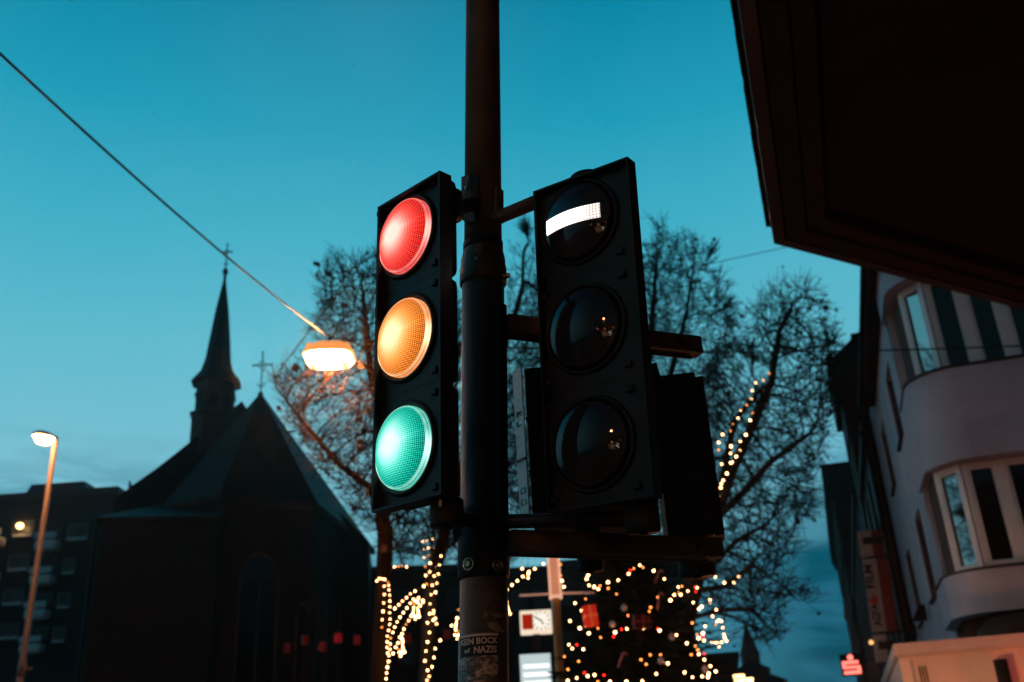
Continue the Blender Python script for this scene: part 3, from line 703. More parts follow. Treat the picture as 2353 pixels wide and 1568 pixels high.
DARKS = mat('dark lead sill', (.03, .026, .026), .7, var=.2)
for zz, b0 in ((zs1, 1.80), (zs2, 1.72)):
    shell([(1.93, 17.62)] + outline(b0, 15.47, .75, 17.35), zz - .038, zz, 'window_sill', DARKS, wh)
# reveal walls behind the windows
for z0, z1 in ((zs1, zt1), (zs2, zt2)):
    MB().prism([(2.42, 16.25), (2.42, 17.595), (8.9, 17.595), (8.9, 16.25)], STREET, z0 + .001, z1 - .001).build('window_reveal', mat('room dark', (.02, .018, .018), .9, var=0), wh)
def window(parent, M, w, h, panes, fr=.06, name='window', glass=DGLASS, dpt=.05, frm=WHITEP, mull=.11):
    """frame in local x-z of M, panes behind it; M.y points outwards"""
    b = MB(); b.box(0, w, -dpt, 0, 0, fr, M); b.box(0, w, -dpt, 0, h - fr, h, M); b.box(0, fr, -dpt, 0, fr, h - fr, M); b.box(w - fr, w, -dpt, 0, fr, h - fr, M)
    step = w / panes
    for k in range(1, panes): b.box(k * step - mull / 2, k * step + mull / 2, -dpt, .012, fr, h - fr, M)
    for k in range(panes):   # casement of each pane
        x0 = k * step + (fr if k == 0 else mull / 2); x1 = (k + 1) * step - (fr if k == panes - 1 else mull / 2); c = .045
        b.box(x0, x1, -dpt + .005, -.012, fr, fr + c, M); b.box(x0, x1, -dpt + .005, -.012, h - fr - c, h - fr, M)
        b.box(x0, x0 + c, -dpt + .005, -.012, fr + c, h - fr - c, M); b.box(x1 - c, x1, -dpt + .005, -.012, fr + c, h - fr - c, M)
    f = b.build(name, frm, parent)
    MB().box(fr * .5, w - fr * .5, -dpt - .012, -dpt - .004, fr * .5, h - fr * .5, M).build('pane', glass, f)
    return f
MIRROR = mat('sky reflecting glass', (.02, .025, .03), .03, var=0, spec=1.0); MIRROR.node_tree.nodes['Principled BSDF'].inputs['IOR'].default_value = 2.6
def sframe(b_, t_, z_, yaw): return Matrix.Translation(S(t_, b_, z_)) @ STREET @ Matrix.Rotation(yaw, 4, 'Z')
RECESS_SHADE = mat('dark recess shade', (.09, .065, .06), .9, var=.2, spec=.05)  # dark sheets put the shade of the window recesses into colour
for zs, zt, bo in ((zs1, zt1, 0.), (zs2, zt2, -.08)):
    h = zt - zs - .02
    # dark sheet for the shade of the side recess, angled pane, then the end face windows
    M = sframe(2.12 + bo, 17.1, zs + .01, R_(-90)); M = M @ frame((0, 0, 0), (1, 0, 0), (0, -1, 0), (0, 0, 1))
    Mside = frame(S(17.2, 2.02 + bo, zs + .01), -ST, -SN, (0, 0, 1))
    MB().box(0, 1.05, -.06, .0, 0, h, Mside).build('recess_shade', RECESS_SHADE, wh)
    dg = (SN * .36 - ST * .40).normalized(); Mang = frame(S(16.14, 2.03 + bo, zs + .01), dg, Vector((-dg.y, dg.x, 0)) * (1 if Vector((-dg.y, dg.x, 0)).dot(-SN) > 0 else -1), (0, 0, 1))
    window(wh, Mang, .50, h, 1, glass=MIRROR)
    Mend = frame(S(15.78, 2.40 + bo, zs + .01), SN, -ST, (0, 0, 1))
    window(wh, Mend, 4.16, h, 8, fr=.06, mull=.15)
# rounded head of the window band (quarter arches at its street end)
for zt, b0 in ((zt1, 1.82), (zt2, 1.74)):
    b = MB(); n = 8; r = .42; M = frame(S(17.3, b0 + .12, zt - r), -ST, -SN, (0, 0, 1))
    poly = [(0, 0)] + [(r - r * math.cos(math.pi / 2 * k / n), r * math.sin(math.pi / 2 * k / n)) for k in range(n + 1)] + [(0, r)]
    pl = [(x, z) for x, z in poly[1:]] + [(0, r)]
    vs = [M @ Vector((x, 0, z)) for x, z in pl] + [M @ Vector((x, -.25, z)) for x, z in pl]; k = len(pl)
    b.add(vs, [tuple(range(k)), tuple(reversed(range(k, 2*k)))] + [(i, (i+1) % k, k+(i+1) % k, k+i) for i in range(k)]).build('arched_corner', WALLW, wh)
# slit windows seen edge-on along the street
def recess(parent, t0, t1, z0, z1, b_=1.92):
    b = MB(); x0, x1 = b_ + .17, b_ + .22
    b.box(x0, x1, t0 + .002, t0 + .07, z0, z1, STREET); b.box(x0, x1, t1 - .07, t1 - .002, z0, z1, STREET); b.box(x0, x1, t0 + .07, t1 - .07, z1 - .07, z1, STREET); b.box(x0, x1, t0 + .07, t1 - .07, z0, z0 + .07, STREET)
    f = b.build('window', mat('shaded window frame', (.06, .055, .055), .6, var=.1, spec=.05), parent)  # frame colour darkened along with the recess shade
    MB().box(b_ + .02, b_ + .169, t1 - .012, t1 - .001, z0 + .03, z1 - .002, STREET).build('reveal', RECESS_SHADE, f)
    MB().box(x1 - .02, x1 - .01, t0 + .06, t1 - .06, z0 + .06, z1 - .06, STREET).build('pane', DGLASS, f)
    MB().box(b_ - .07, b_ + .16, t0 + .01, t1 - .01, z0 + .001, z0 + .03, STREET).build('sill', DARKS, f)
for t0 in (18.6, 22.2):
    recess(wh, t0, t0 + 1.25, 7.15, 8.6); recess(wh, t0 + .3, t0 + 1.55, 4.3, 5.85)
# eave of the white house: gutter and dark soffit
e = empty('house_roof', S(20, 2, 9.76), 'dark projecting eave and tiled roof of the white house', 'roof')
for nm, x0, x1, z0, z1, m in (('soffit', 1.70, 9.2, 9.30, 9.40, DARKW), ('fascia', 1.64, 1.695, 9.24, 9.46, DARKW), ('gutter', 1.56, 1.635, 9.30, 9.42, BLACKM)):
    MB().box(x0, x1, 15.0, 23.4, z0, z1, STREET).build(nm, m, wh)
MB().add([STREET @ Vector(p) for p in ((1.6, 15, 9.47), (9.2, 15, 12.4), (9.2, 23.4, 12.4), (1.6, 23.4, 9.47), (1.6, 15, 9.45), (9.2, 15, 9.45), (9.2, 23.4, 9.45), (1.6, 23.4, 9.45))],
         [(0,1,2,3),(0,4,5,1),(3,2,6,7),(0,3,7,4),(1,5,6,2),(4,7,6,5)]).build('roof', SLATE2, wh)
bpy.data.objects.remove(e)
# downpipe and small lamp boxes on the street front
MB().tube([S(24.9, 1.83, 0), S(24.9, 1.83, 9.1), S(24.5, 1.66, 9.3)], .055, 8).build('downpipe', BLACKM, wh)
for t_, z_ in ((21.0, 4.15), (24.2, 4.2)):
    q = MB(); q.prism([(-.28, -.10), (.0, -.10), (.0, .12), (-.28, .12)], Matrix.Translation(S(t_, 1.86, z_)) @ STREET, 0, .28, [(-.12, -.10), (.0, -.10), (.0, .12), (-.12, .12)])
    q.build('bracket_box', BLACKM, wh)
# dark solid standing in for the shaded underside of the bay
sb = outline(1.95, 15.28, .45, 16.2, 8.5); sb2 = [(x + .10, y + .06) for x, y in sb]
MB().prism(sb + [(8.5, 16.2)], STREET, 3.02, 3.34, sb2 + [(8.5, 16.2)]).prism(sb2 + [(8.5, 16.2)], STREET, 3.341, 3.46, [(x + .14, y + .1) for x, y in sb2] + [(8.5, 16.2)]).build('bay_shade', mat('black bay shade', (.02, .017, .016), .8, var=.2), wh)

# white awning box over the shop
e = empty('shop_canopy', S(14, 2, 2.1), 'white box canopy with a raised rim at the bottom right', 'canopy')
CANW = mat('white canopy panel', (.62, .52, .48), .6, var=.05, scale=3, bump=.04, stain=((.45, .40, .37), 1.2))
MB().box(.78, 8, 13.62, 20.5, 1.9, 2.86, STREET, bev=.01).build('panel', CANW, e)
b = MB(); b.box(.74, 8.05, 13.55, 20.55, 2.861, 3.0, STREET, bev=.012); b.box(.755, 8.04, 13.575, 20.53, 2.84, 2.862, STREET); b.build('rim', mat('canopy rim', (.50, .44, .43), .6, var=.06), e)
b = MB()
for k in range(3): b.box(.985 + k * .035, 1.0 + k * .035, 13.605, 13.621, 2.2, 2.72, STREET)
b.build('vent_slots', BLACKM, e)
MB().box(.90, .93, 13.600, 13.62, 1.95, 2.80, STREET).build('corner_strip', mat('grey strip', (.30, .32, .40), .5, var=.1), e)
cl = MB().lathe([(.0, .0), (.075, .0), (.078, .02), (.078, .75), (.0, .75)], Matrix.Translation(onT(2297, 1516, 13.45) - Vector((0, 0, .75))), 20).build('wall_lamp', BLACKM)
tag(cl, 'black upright tube lamp standing proud of the white canopy', 'lamp')
for u, v in ((2200, 1540), (2108, 1556)):
    pass

# ------------------------------------------------------------------ brown house, dark house, sign
def house(name, label, b0, t0, t1, h, depth, wallm, roofm, storeys, nwin, eave=.5, z_first=1.0, cornice=None, par=None):
    e = empty(name, S((t0 + t1) / 2, b0 + 3, 0), label, 'house')
    MB().box(b0, b0 + depth, t0, t1, 0, h, STREET).build('wall', wallm, e)
    b = MB(); b.box(b0 - eave, b0 + depth, t0 + .02, t1 + .3, h + .001, h + .22, STREET); b.build('eave', DARKW, e)
    b = MB(); k = [(b0 - eave, h + .221), (b0 + depth / 2, h + depth * .42), (b0 + depth, h + .221)]
    vs = [STREET @ Vector((x, t, z)) for t in (t0 + .02, t1 + .3) for x, z in k]
    b.add(vs, [(0, 1, 2), (5, 4, 3), (0, 3, 4, 1), (1, 4, 5, 2), (2, 5, 3, 0)]).build('roof', roofm, e)
    sh = h / storeys
    for s_ in range(storeys):
        for k in range(nwin):
            tc = t0 + (t1 - t0) * (k + .5) / nwin; z0 = s_ * sh + z_first
            f = MB().box(b0 - .06, b0 - .002, tc - .62, tc + .62, z0, z0 + 1.55, STREET).build('window', STONE if cornice else DARKW, e)
            MB().box(b0 - .066, b0 - .061, tc - .5, tc + .5, z0 + .1, z0 + 1.45, STREET).build('pane', DULL, f)
    return e
bh = house('brown_house', 'brown gabled house standing behind the white house', 1.75, 32.6, 36, 14.0, 10, BROWNW, SLATE2, 4, 2, .10)
house('brown_house', 'low part of the brown house, squeezed behind the film shop sign', 1.78, 25.45, 32.5, 9.4, 10, BROWNW, SLATE2, 3, 3, .12)
b = MB(); b.box(1.52, 1.799, 33.0, 36.25, 12.75, 14.2, STREET); b.box(1.50, 1.70, 32.9, 36.4, 14.221, 14.5, STREET); b.build('oriel', DARKW, bh)
MB().box(2.45, 2.7, 33.4, 34.0, 14.1, 15.3, STREET).build('chimney', BROWNW, bh)
MB().tube([S(25.6, 1.74, 0), S(25.6, 1.74, 9.8), S(25.8, 1.66, 9.35)], .07, 8).build('downpipe', BLACKM, bh)
house('low_house', 'lower dark house between the brown house and the farthest one', 1.76, 37, 60.5, 10.5, 12, DBROWN, SLATE, 3, 5, .10)
dh = house('dark_house', 'tall dark house with heavy cornice, farthest along the street', 1.62, 61.5, 88, 16.9, 12, DBROWN, SLATE, 5, 5, .10, cornice=True)
b = MB(); b.box(1.28, 1.618, 61.3, 88.1, 17.35, 18.6, STREET); b.box(1.42, 1.618, 61.35, 88.1, 17.0, 17.348, STREET); b.box(1.619, 9, 61.3, 88.2, 17.2, 18.59, STREET)
b.build('cornice', DBROWN, dh)
for z_ in (6.2, 9.6, 12.8): MB().box(1.50, 1.618, 61.4, 88.1, z_, z_ + .35, STREET).build('string_course', DBROWN, dh)
# projecting film shop sign
ts = 26.4
fs_ = empty('shop_sign', onT(2030, 1380, ts), 'tall white and red shop sign reading AGFA and FILM sideways with a red diamond', 'sign')
SW = mat('white sign panel', (.42, .38, .42), .5, var=.06); SR = mat('dark red sign panel', (.20, .02, .02), .5, var=.15); SK = mat('black sign print', (.012, .012, .014), .5, var=0); SD = mat('red diamond print', (.42, .06, .03), .5, var=0)
def quadT(pix, t, name, m, th=.0, par=fs_, base_t=None):
    pts = [onT(u, v, t) for u, v in pix]; b = MB(); k = len(pts)
    back = [p + ST * (th or .02) for p in pts]
    return b.add(pts + back, [tuple(range(k)), tuple(reversed(range(k, 2*k)))] + [(i, (i+1) % k, k+(i+1) % k, k+i) for i in range(k)]).build(name, m, par)
quadT([(1981, 1286), (2012, 1284), (2037, 1451), (2004, 1452)], ts, 'white_panel', SW, .15)
quadT([(2013, 1284), (2040, 1282), (2063, 1450), (2038, 1451)], ts, 'red_panel', SR, .15)
quadT([(1971, 1222), (2000, 1219), (2007, 1278), (1978, 1280)], ts, 'top_panel', SW, .15)
quadT([(2001, 1219), (2026, 1217), (2032, 1276), (2008, 1278)], ts, 'red_top_panel', SR, .15)
quadT([(2005, 1459), (2034, 1457), (2042, 1519), (2013, 1522)], ts, 'bottom_panel', SW, .15)
quadT([(2017, 1474), (2060, 1472), (2062, 1491), (2019, 1493)], ts - .02, 'black_label', SK, .01)
quadT([(1981, 1236), (2028, 1232), (2030, 1248), (1983, 1252)], ts - .02, 'black_label', SK, .01)
quadT([(1997, 1401 - 20), (2008, 1358 + 12 - 4), (2019, 1381 - 2), (2008, 1394)], ts - .02, 'diamond', SD, .01)
def sign_text(s, c, upto, wpx, name):
    p, q = onT(*c, ts - .022), onT(*upto, ts - .022); d = (q - p); L = d.length; d.normalize(); nrm = -ST; x = d; y = nrm.cross(x)
    vs, fs = textmesh(s, 1, 0, .03); xs = [v.x for v in vs]; ys = [v.y for v in vs]; w = max(xs) - min(xs); hh = max(ys) - min(ys); H = wpx * ts / FPX
    ctr = p.lerp(q, .5); M = frame(ctr, x, y, nrm); mx, my = (max(xs) + min(xs)) / 2, (max(ys) + min(ys)) / 2
    return MB().add([M @ Vector(((v.x - mx) * L / w, (v.y - my) * H / hh, 0)) for v in vs], fs).build('lettering', SK, fs_)
sign_text('AGFA', (2019, 1440), (2007, 1388 + 0), 17, 'AGFA'); sign_text('FILM', (2001, 1352), (1993, 1298), 17, 'FILM')
for v in (1281, 1455): MB().tube([onT(1990 + (v - 1281) * .18, v, ts + .05), onT(2090 + (v - 1281) * .1, v - 6, ts + .05)], .03, 6).build('sign_bracket', IRON, fs_)
spk = MB().lathe([(.0, 0), (.05, .02), (.06, .07), (.0, .12)], Matrix.Translation(onT(2003, 1482, ts - .3)), 12).build('small_lamp', emit_mat('small warm lamp', (1, .45, .15), 1.6)); tag(spk, 'small warm lamp at the foot of the film sign', 'lamp')
# bank sign with the red S
td = 52.
P0 = onT(1953, 1528, td); bs_ = empty('bank_sign', P0, 'small black box sign with a glowing red S and a dot above', 'sign')
Mb = Matrix.Translation(P0) @ frame((0, 0, 0), SN, -ST, (0, 0, 1))
MB().box(-.42, .62, -.16, -.01, -.50, .50, Mb).build('box', BLACKM, bs_)
SE = emit_mat('glowing red sign', (1.0, .16, .12), 2.6)
b = MB(); b.lathe([(.0, 0), (.13, 0), (.13, .03), (0, .03)], Mb @ Matrix.Translation((.07, -.005, .33)) @ Matrix.Rotation(R_(-90), 4, 'X'), 24)
def rr(b, x0, x1, z0, z1): b.box(x0, x1, -.005, .03, z0, z1, Mb, bev=.018)
rr(b, -.34, .40, .04, .17); rr(b, -.34, -.20, -.14, .172); rr(b, -.34, .44, -.17, -.055); rr(b, .30, .46, -.40, -.052); rr(b, -.32, .46, -.42, -.27)
b.build('emblem', SE, bs_)
MB().box(.62, 1.4, -.1, -.06, .1, .16, Mb).build('bracket', IRON, bs_)

# ------------------------------------------------------------------ church
ze = 15.0
EV = [onz(340, 1178, ze), onz(366, 1169, ze), onz(505, 1136, ze), onz(732, 1160, ze), onz(783, 1202, ze)]
apx = at(599, 902, 51.5)
ch = empty('church', Vector((apx.x, apx.y, 0)), 'dark brick church with slender ridge spire and polygonal apse roof', 'church')
cen = Vector((apx.x, apx.y, 0))
A = [Vector((p.x, p.y, 0)) for p in EV[1:]]
A = [A[0] + (cen - A[0]) * 0] + A[1:]
bk = cen + (cen - Vector((0, 0, 0))).normalized() * 5
rb_ = Vector((A[-1].x, A[-1].y, 0)) + Vector((.8, 7, 0)); lb2 = A[0] + Vector((-.6, 7, 0))
ring = A + [rb_, lb2]
def zlift(p, z): return Vector((p.x, p.y, z))
b = MB(); k = len(ring); inn = [p + (cen - p) * .045 for p in ring]
b.add([zlift(p, 0) for p in inn] + [zlift(p, ze) for p in inn], [(i, (i+1) % k, k+(i+1) % k, k+i) for i in range(k)] + [tuple(range(k, 2*k))]).build('apse_wall', CHURCHB, ch)
b = MB(); b.add([zlift(p, ze + .05) for p in ring] + [zlift(p, ze - .25) for p in ring] + [zlift(p, ze - .26) for p in inn], [(i, (i+1) % k, k+(i+1) % k, k+i) for i in range(k)] + [(k+i, k+(i+1) % k, 2*k+(i+1) % k, 2*k+i) for i in range(k)]).build('stone_cornice', STONE, ch)
# roof: bell-cast towards the eaves
b = MB(); lv = [(1.0, ze + .051), (.86, ze + .95), (.0, apx.z)]
vs = []
for f_, z in lv[:-1]: vs += [zlift(cen + (p - cen) * f_, z) for p in ring]
vs.append(zlift(cen, apx.z)); fs = [(i, (i+1) % k, k+(i+1) % k, k+i) for i in range(k)] + [(k+i, k+(i+1) % k, 2*k) for i in range(k)]
b.add(vs, fs).build('apse_roof', SLATE, ch)
# right side choir aisle
ra, rb2 = onz(783, 1202, 14.2), onz(846, 1243, 14.2)
ra2, rb3 = at(765, 1175, 56), at(705, 1085, 57)
b = MB(); P = [at(600, 915, 58), at(705, 1085, 56), at(752, 1150, 55), at(848, 1244, 54)]
bb_ = [p + Vector((-2, 16, 0)) for p in P]
vs = P + bb_ + [zlift(P[3], 0), zlift(P[0], 0), zlift(bb_[3], 0), zlift(bb_[0], 0)]
b.add(vs, [(0,1,5,4),(1,2,6,5),(2,3,7,6),(0,9,8,3,2,1),(3,8,10,7),(4,5,6,7,10,11)]).build('aisle_roof', SLATE, ch)
# nave with its gable roof
g0 = at(556, 922, 58); gl = at(262, 1150, 54); gr = Vector((2 * g0.x - gl.x, 2 * g0.y - gl.y, gl.z)); gl2 = at(437, 1010, 56.5); 
back = Vector((-4, 26, 0)); V = [gl, at(300, 1118, 54.6), at(359, 1077, 55.4), g0, gr]
vs = V + [p + back for p in V] + [zlift(gl, 12.4), zlift(gl + back, 12.4), zlift(gr, 12.4), zlift(gr + back, 12.4)]
MB().add(vs, [(0,1,6,5),(1,2,7,6),(2,3,8,7),(3,4,9,8),(0,10,12,4,3,2,1),(0,5,11,10),(4,12,13,9),(5,6,7,8,9,13,11)]).build('nave_roof', SLATE, ch)
w0 = onz(222, 1191, 13.4); w1 = onz(342, 1200, 13.2)
b = MB(); M, L = wallframe(Vector((w0.x, w0.y, 0)), Vector((w1.x, w1.y, 0))); b.box(.25, L + 3, -9, 0, 0, w0.z - .2, M); b.build('transept_wall', CHURCHB, ch)
b = MB(); b.box(0, L + 3, -9.2, .2, w0.z - .199, w0.z, M); b.build('transept_cornice', STONE, ch)
b = MB(); pa = [M @ Vector(p) for p in ((0, .2, w0.z + .001), (L + 3, .2, w0.z + .001), (L + 3, -9, w0.z + 3.2), (1.6, -9, w0.z + 3.2), (0, -9, w0.z + .001), (L + 3, -9, w0.z + .001))]
b.add(pa, [(0, 1, 2, 3), (0, 3, 4), (1, 5, 2), (4, 3, 2, 5), (0, 4, 5, 1)]).build('transept_roof', SLATE, ch)
MB().tube([at(300, 1128, 54), at(298, 1106, 54)], [.12, .05], 6).build('finial', STONE, ch)
MB().tube([M @ Vector((.1, .25, 0)), M @ Vector((.1, .25, w0.z - .2))], .09, 6).build('rain_pipe', IRON, ch)
# ridge turret and spire (eight-sided)
tcx = at(494, 930, 57.5); MT = Matrix.Translation((tcx.x, tcx.y, 0)) @ Matrix.Rotation(R_(12), 4, 'Z')
def oct_(r): return [(r * math.cos(R_(22.5 + 45 * k)), r * math.sin(R_(22.5 + 45 * k))) for k in range(8)]
zb1, zb2_, zb3, zbt = at(494, 1060, 57.5).z, at(494, 962, 57.5).z, at(494, 884, 57.5).z, at(524, 618, 57.5).z
b = MB(); b.prism(oct_(1.30), MT, zb1, zb2_, oct_(1.30)); b.prism(oct_(1.42), MT, zb2_ + .001, zb2_ + .18); b.prism(oct_(1.16), MT, zb2_ + .181, zb3 - .001); b.prism(oct_(1.24), MT, zb3 - .9, zb3 - .72)
b.build('turret', mat('turret wood', (.05, .034, .028), .8, var=.3), ch)
b = MB()
for k in range(8):
    a = R_(45 * k); Mk = MT @ Matrix.Rotation(a, 4, 'Z'); w = .24; zb = zb2_ + .3; zt = zb3 - .75
    arch = [(-w, zb), (w, zb), (w, zt - .45), (w * .6, zt - .2), (0, zt), (-w * .6, zt - .2), (-w, zt - .45)]
    x = 1.16 * math.cos(R_(22.5)) + .012
    b.add([Mk @ Vector((x, y, z)) for y, z in arch], [tuple(range(7))])
b.build('louvre', BLACKM, ch)
b = MB(); rs_ = [(1.52, zb3), (1.46, zb3 + .10), (1.0, zb3 + .75), (.80, zb3 + 1.5), (.42, zb3 + (zbt - zb3) * .62), (.10, zbt - .9), (.10, zbt - .45), (.20, zbt - .25), (.03, zbt)]
# the spire leans a hair with its flare, built as stacked octagons
for (r0, z0), (r1, z1) in zip(rs_[:-1], rs_[1:]): b.prism(oct_(r0), MT, z0, z1, oct_(r1))
b.build('spire', SLATE, ch)
def cross(p, h, w, par):
    b = MB(); b.tube([p, p + Vector((0, 0, h))], .045, 6); c = p + Vector((0, 0, h * .68)); b.tube([c - Vector((w, 0, 0)), c + Vector((w, 0, 0))], .045, 6)
    for q in (c - Vector((w, 0, 0)), c + Vector((w, 0, 0)), p + Vector((0, 0, h))): b.lathe([(0, -.1), (.09, 0), (0, .1)], Matrix.Translation(q), 6)
    t = [c + Vector((math.cos(a) * w * .45, 0, math.sin(a) * w * .45)) for a in [2 * math.pi * i / 12 for i in range(13)]]; b.tube(t, .025, 4)
    b.tube([p + Vector((-w * .5, 0, h * .22)), p + Vector((0, 0, h * .12)), p + Vector((w * .5, 0, h * .22))], .035, 5)
    b.lathe([(0, -.32), (.13, -.22), (.16, -.1), (.1, .0), (0, .02)], Matrix.Translation(p), 8); return b.build('cross', IRON, par)
cross(Vector((tcx.x, tcx.y, zbt)), at(524, 562, 57.5).z - zbt, .30, ch)
cross(zlift(cen, apx.z), at(606, 810, 51.5).z - apx.z, .48, ch)
# dormer on the apse roof
dq = at(608, 1086, 49.6); MD, _ = wallframe(dq, dq + Vector((1, .1, 0))); dr = MB()
dr.box(-.75, .75, -3, 0, 0, .12, MD); dr.box(-.55, .55, -3, -.06, .121, 1.5, MD)
dr.prism([(-.62, 1.501), (.62, 1.501), (0, 3.0)], MD @ frame((0, 0, 0), (1, 0, 0), (0, 0, 1), (0, -1, 0)), .06 - .10, 3.0)
dr.lathe([(.02, 3.0), (.08, 3.1), (.02, 3.7), (0, 3.8)], MD @ Matrix.Translation((0, -.1, 0)), 6); dr.build('dormer', SLATE2, ch)
MB().box(-.3, .3, -.058, -.05, .4, 1.3, MD).build('dormer_louvre', BLACKM, ch)
# lancet windows on the apse
def lancet(a, c, frac, w, z0, z1, par=ch):
    M, L = wallframe(Vector((a.x, a.y, 0)), Vector((c.x, c.y, 0))); x = L * frac; n = 8
    def arch(w_, z0_, z1_):
        h = w_ * 1.5; pts = [(-w_, z0_), (w_, z0_)]
        for k in range(n + 1): t = k / n; pts.append((w_ * math.cos(t * math.pi / 2), z1_ - h + h * math.sin(t * math.pi / 2)))
        for k in range(1, n + 1): t = 1 - k / n; pts.append((-w_ * math.cos(t * math.pi / 2), z1_ - h + h * math.sin(t * math.pi / 2)))
        return pts
    F_ = M @ Matrix.Translation((x, 0, 0)) @ frame((0, 0, 0), (1, 0, 0), (0, 0, 1), (0, 1, 0))
    Z = lambda pts, y: [F_ @ Vector((p[0], p[1], y)) for p in pts]
    o, i_ = arch(w, z0, z1), arch(w - .14, z0 + .14, z1 - .16); k = len(o); b = MB()
    b.add(Z(o, .0) + Z(o, .10) + Z(i_, .10) + Z(i_, .0), [(j, (j+1) % k, k+(j+1) % k, k+j) for j in range(k)] + [(k+j, k+(j+1) % k, 2*k+(j+1) % k, 2*k+j) for j in range(k)] + [(2*k+j, 2*k+(j+1) % k, 3*k+(j+1) % k, 3*k+j) for j in range(k)])
    if w > .6:
        b.tube([F_ @ Vector((0, z0, .08)), F_ @ Vector((0, z1 - w * 1.5, .08))], .06, 6)
        for sx in (-1, 1):
            hw = (w - .1) / 2; b.tube([F_ @ Vector((sx * hw + hw * math.cos(t), z1 - w * 1.9 + hw * 1.5 * math.sin(t), .08)) for t in [math.pi * j / 8 for j in range(9)]], .05, 6)
        b.tube([F_ @ Vector((.36 * w * math.cos(t), z1 - w * .95 + .36 * w * math.sin(t), .08)) for t in [2 * math.pi * j / 14 for j in range(15)]], .05, 6)
    f = b.build('window', mat('pale sandstone tracery', (.13, .085, .065), .9, var=.3, scale=3, spec=.05), par)
    MB().add(Z(i_, .03), [tuple(range(k))]).build('pane', DGLASS, f)
I2 = inn
lancet(I2[0], I2[1], .52, .85, 3.5, 12.2); lancet(I2[1], I2[2], .43, 1.0, 3.5, 12.4); lancet(I2[1], I2[2], .90, .4, 3.5, 10.2); lancet(I2[2], I2[3], .5, .35, 3.5, 10.2)
for i in (1, 2, 3):
    M, L = wallframe(zlift(I2[i], 0), zlift(I2[i], 0) + Vector((1, 0, 0))); b = MB()
    b.prism([(-.35, -.3), (.35, -.3), (.35, 1.4), (-.35, 1.4)], M, 0, 6.5, [(-.35, -.3), (.35, -.3), (.35, 1.0), (-.35, 1.0)]).prism([(-.3, -.3), (.3, -.3), (.3, .95), (-.3, .95)], M, 6.501, 10.6, [(-.3, -.3), (.3, -.3), (.3, .0), (-.3, .0)])
    b.build('buttress', CHURCHB, ch)

# ------------------------------------------------------------------ apartment block, far left
Da = 84.
ab = empty('apartment_block', at(90, 1300, Da) * 1, 'dark flat-roofed apartment block with rounded pale balconies at far left', 'building')
def onD(u, v, dd=0.): 
    """point on the block's front plane (parallel to the picture's width)"""
    r = ray(u, v); pn = Vector((.05, 1, 0)).normalized(); base_ = at(90, 1300, Da); return CAM + r * ((base_ - CAM).dot(pn) / r.dot(pn)) - pn * dd
Ma, _ = wallframe(onD(-300, 1300), onD(300, 1300)); Ma.translation = Vector((ab.location.x, ab.location.y, 0)); Mi = Ma.inverted()
def loc(u, v): q = Mi @ onD(u, v); return q.x, q.z
def px(u0, v0, u1, v1, y0, y1, name, m, par=ab, bev=0.):
    xa, za = loc(u0, v0); xb, zb = loc(u1, v1); x0, x1 = sorted((xa, xb)); z0, z1 = sorted((za, zb))
    return MB().box(x0, x1, y0, y1, z0, z1, Ma, bev=bev).build(name, m, par)
xr_, zr_ = loc(266, 1134); xl_, zl_ = loc(-330, 1110)
MB().box(xl_, xr_, -14, 0, 0, zr_, Ma).build('wall', CONC if False else mat('dark facade', (.03, .03, .03), .8, var=.3, scale=.4), ab)
MB().box(xl_ - .2, xr_ + .25, -14.2, .25, zr_ + .001, zr_ + .5, Ma).build('roof_edge', mat('roof metal', (.03, .03, .034), .6, var=.2), ab)
x0_, z0a = loc(36, 1096); x1_, _z = loc(166, 1110); b = MB(); b.prism([(x0_ - .5, -8), (x1_ + .3, -8), (x1_ + .3, -2), (x0_ - .5, -2)], Ma, zr_ + .501, z0a, [(x0_ + .1, -8), (x1_ - .2, -8), (x1_ - .2, -2.3), (x0_ + .1, -2.3)]); b.build('roof_house', mat('roof metal', (.03, .03, .034)), ab)
def blockwin(u0, v0, u1, v1, lit=False):
    f = px(u0, v0, u1, v1, .002, .06, 'window', mat('pale window frame', (.20, .23, .25), .6, var=.1))
    px(u0 + 2.5, v0 + 2.5, u1 - 2.5, v1 - 3.5, .061, .075, 'pane', mat('dim blind', (.07, .085, .10), .25, var=.25, scale=.5), f)
    px(u0 - .5, v1 - 2, u1 + .5, v1 + 1.5, .062, .25, 'sill', BALC, f)
def balcony(u0, v0, u1, v1):
    f = px(u0, v0 + (v1 - v0) * .45, u1, v1, .3, 1.25, 'balcony', BALC, bev=.25)
    px(u0, v0, u1, v0 + (v1 - v0) * .28, 1.0, 1.2, 'railing', BALC, f)
    px(u0 + 2, v0 - 26, u1 - 2, v0 + 10, .004, .05, 'balcony_door', DGLASS, f)
storey = 78.5; dxs = -11.5
for r_ in range(0, 4):
    for u0 in (33, 158, -92, -215):
        if u0 == 158 and r_ > 0: w = 24
        else: w = 42
        blockwin(u0 + dxs * r_, 1199 + storey * r_ - (33 - u0) * .06, u0 + w + dxs * r_, 1232 + storey * r_ - (33 - u0) * .06)
    for u0 in (97, -30, -155):
        balcony(u0 + dxs * r_, 1233 + storey * r_ + (u0 - 97) * .06, u0 + 48 + dxs * r_, 1269 + storey * r_ + (u0 - 97) * .06)
q = onD(55, 1213, .6); wl = MB().lathe([(0, -.24), (.2, -.17), (.26, 0), (.2, .17), (0, .24)], Matrix.Translation(q), 14).build('ceiling_lamp', emit_mat('lit room lamp', (1.0, .50, .16), 9)); tag(wl, 'single warm lamp shining in the top left window of the apartment block', 'lamp')

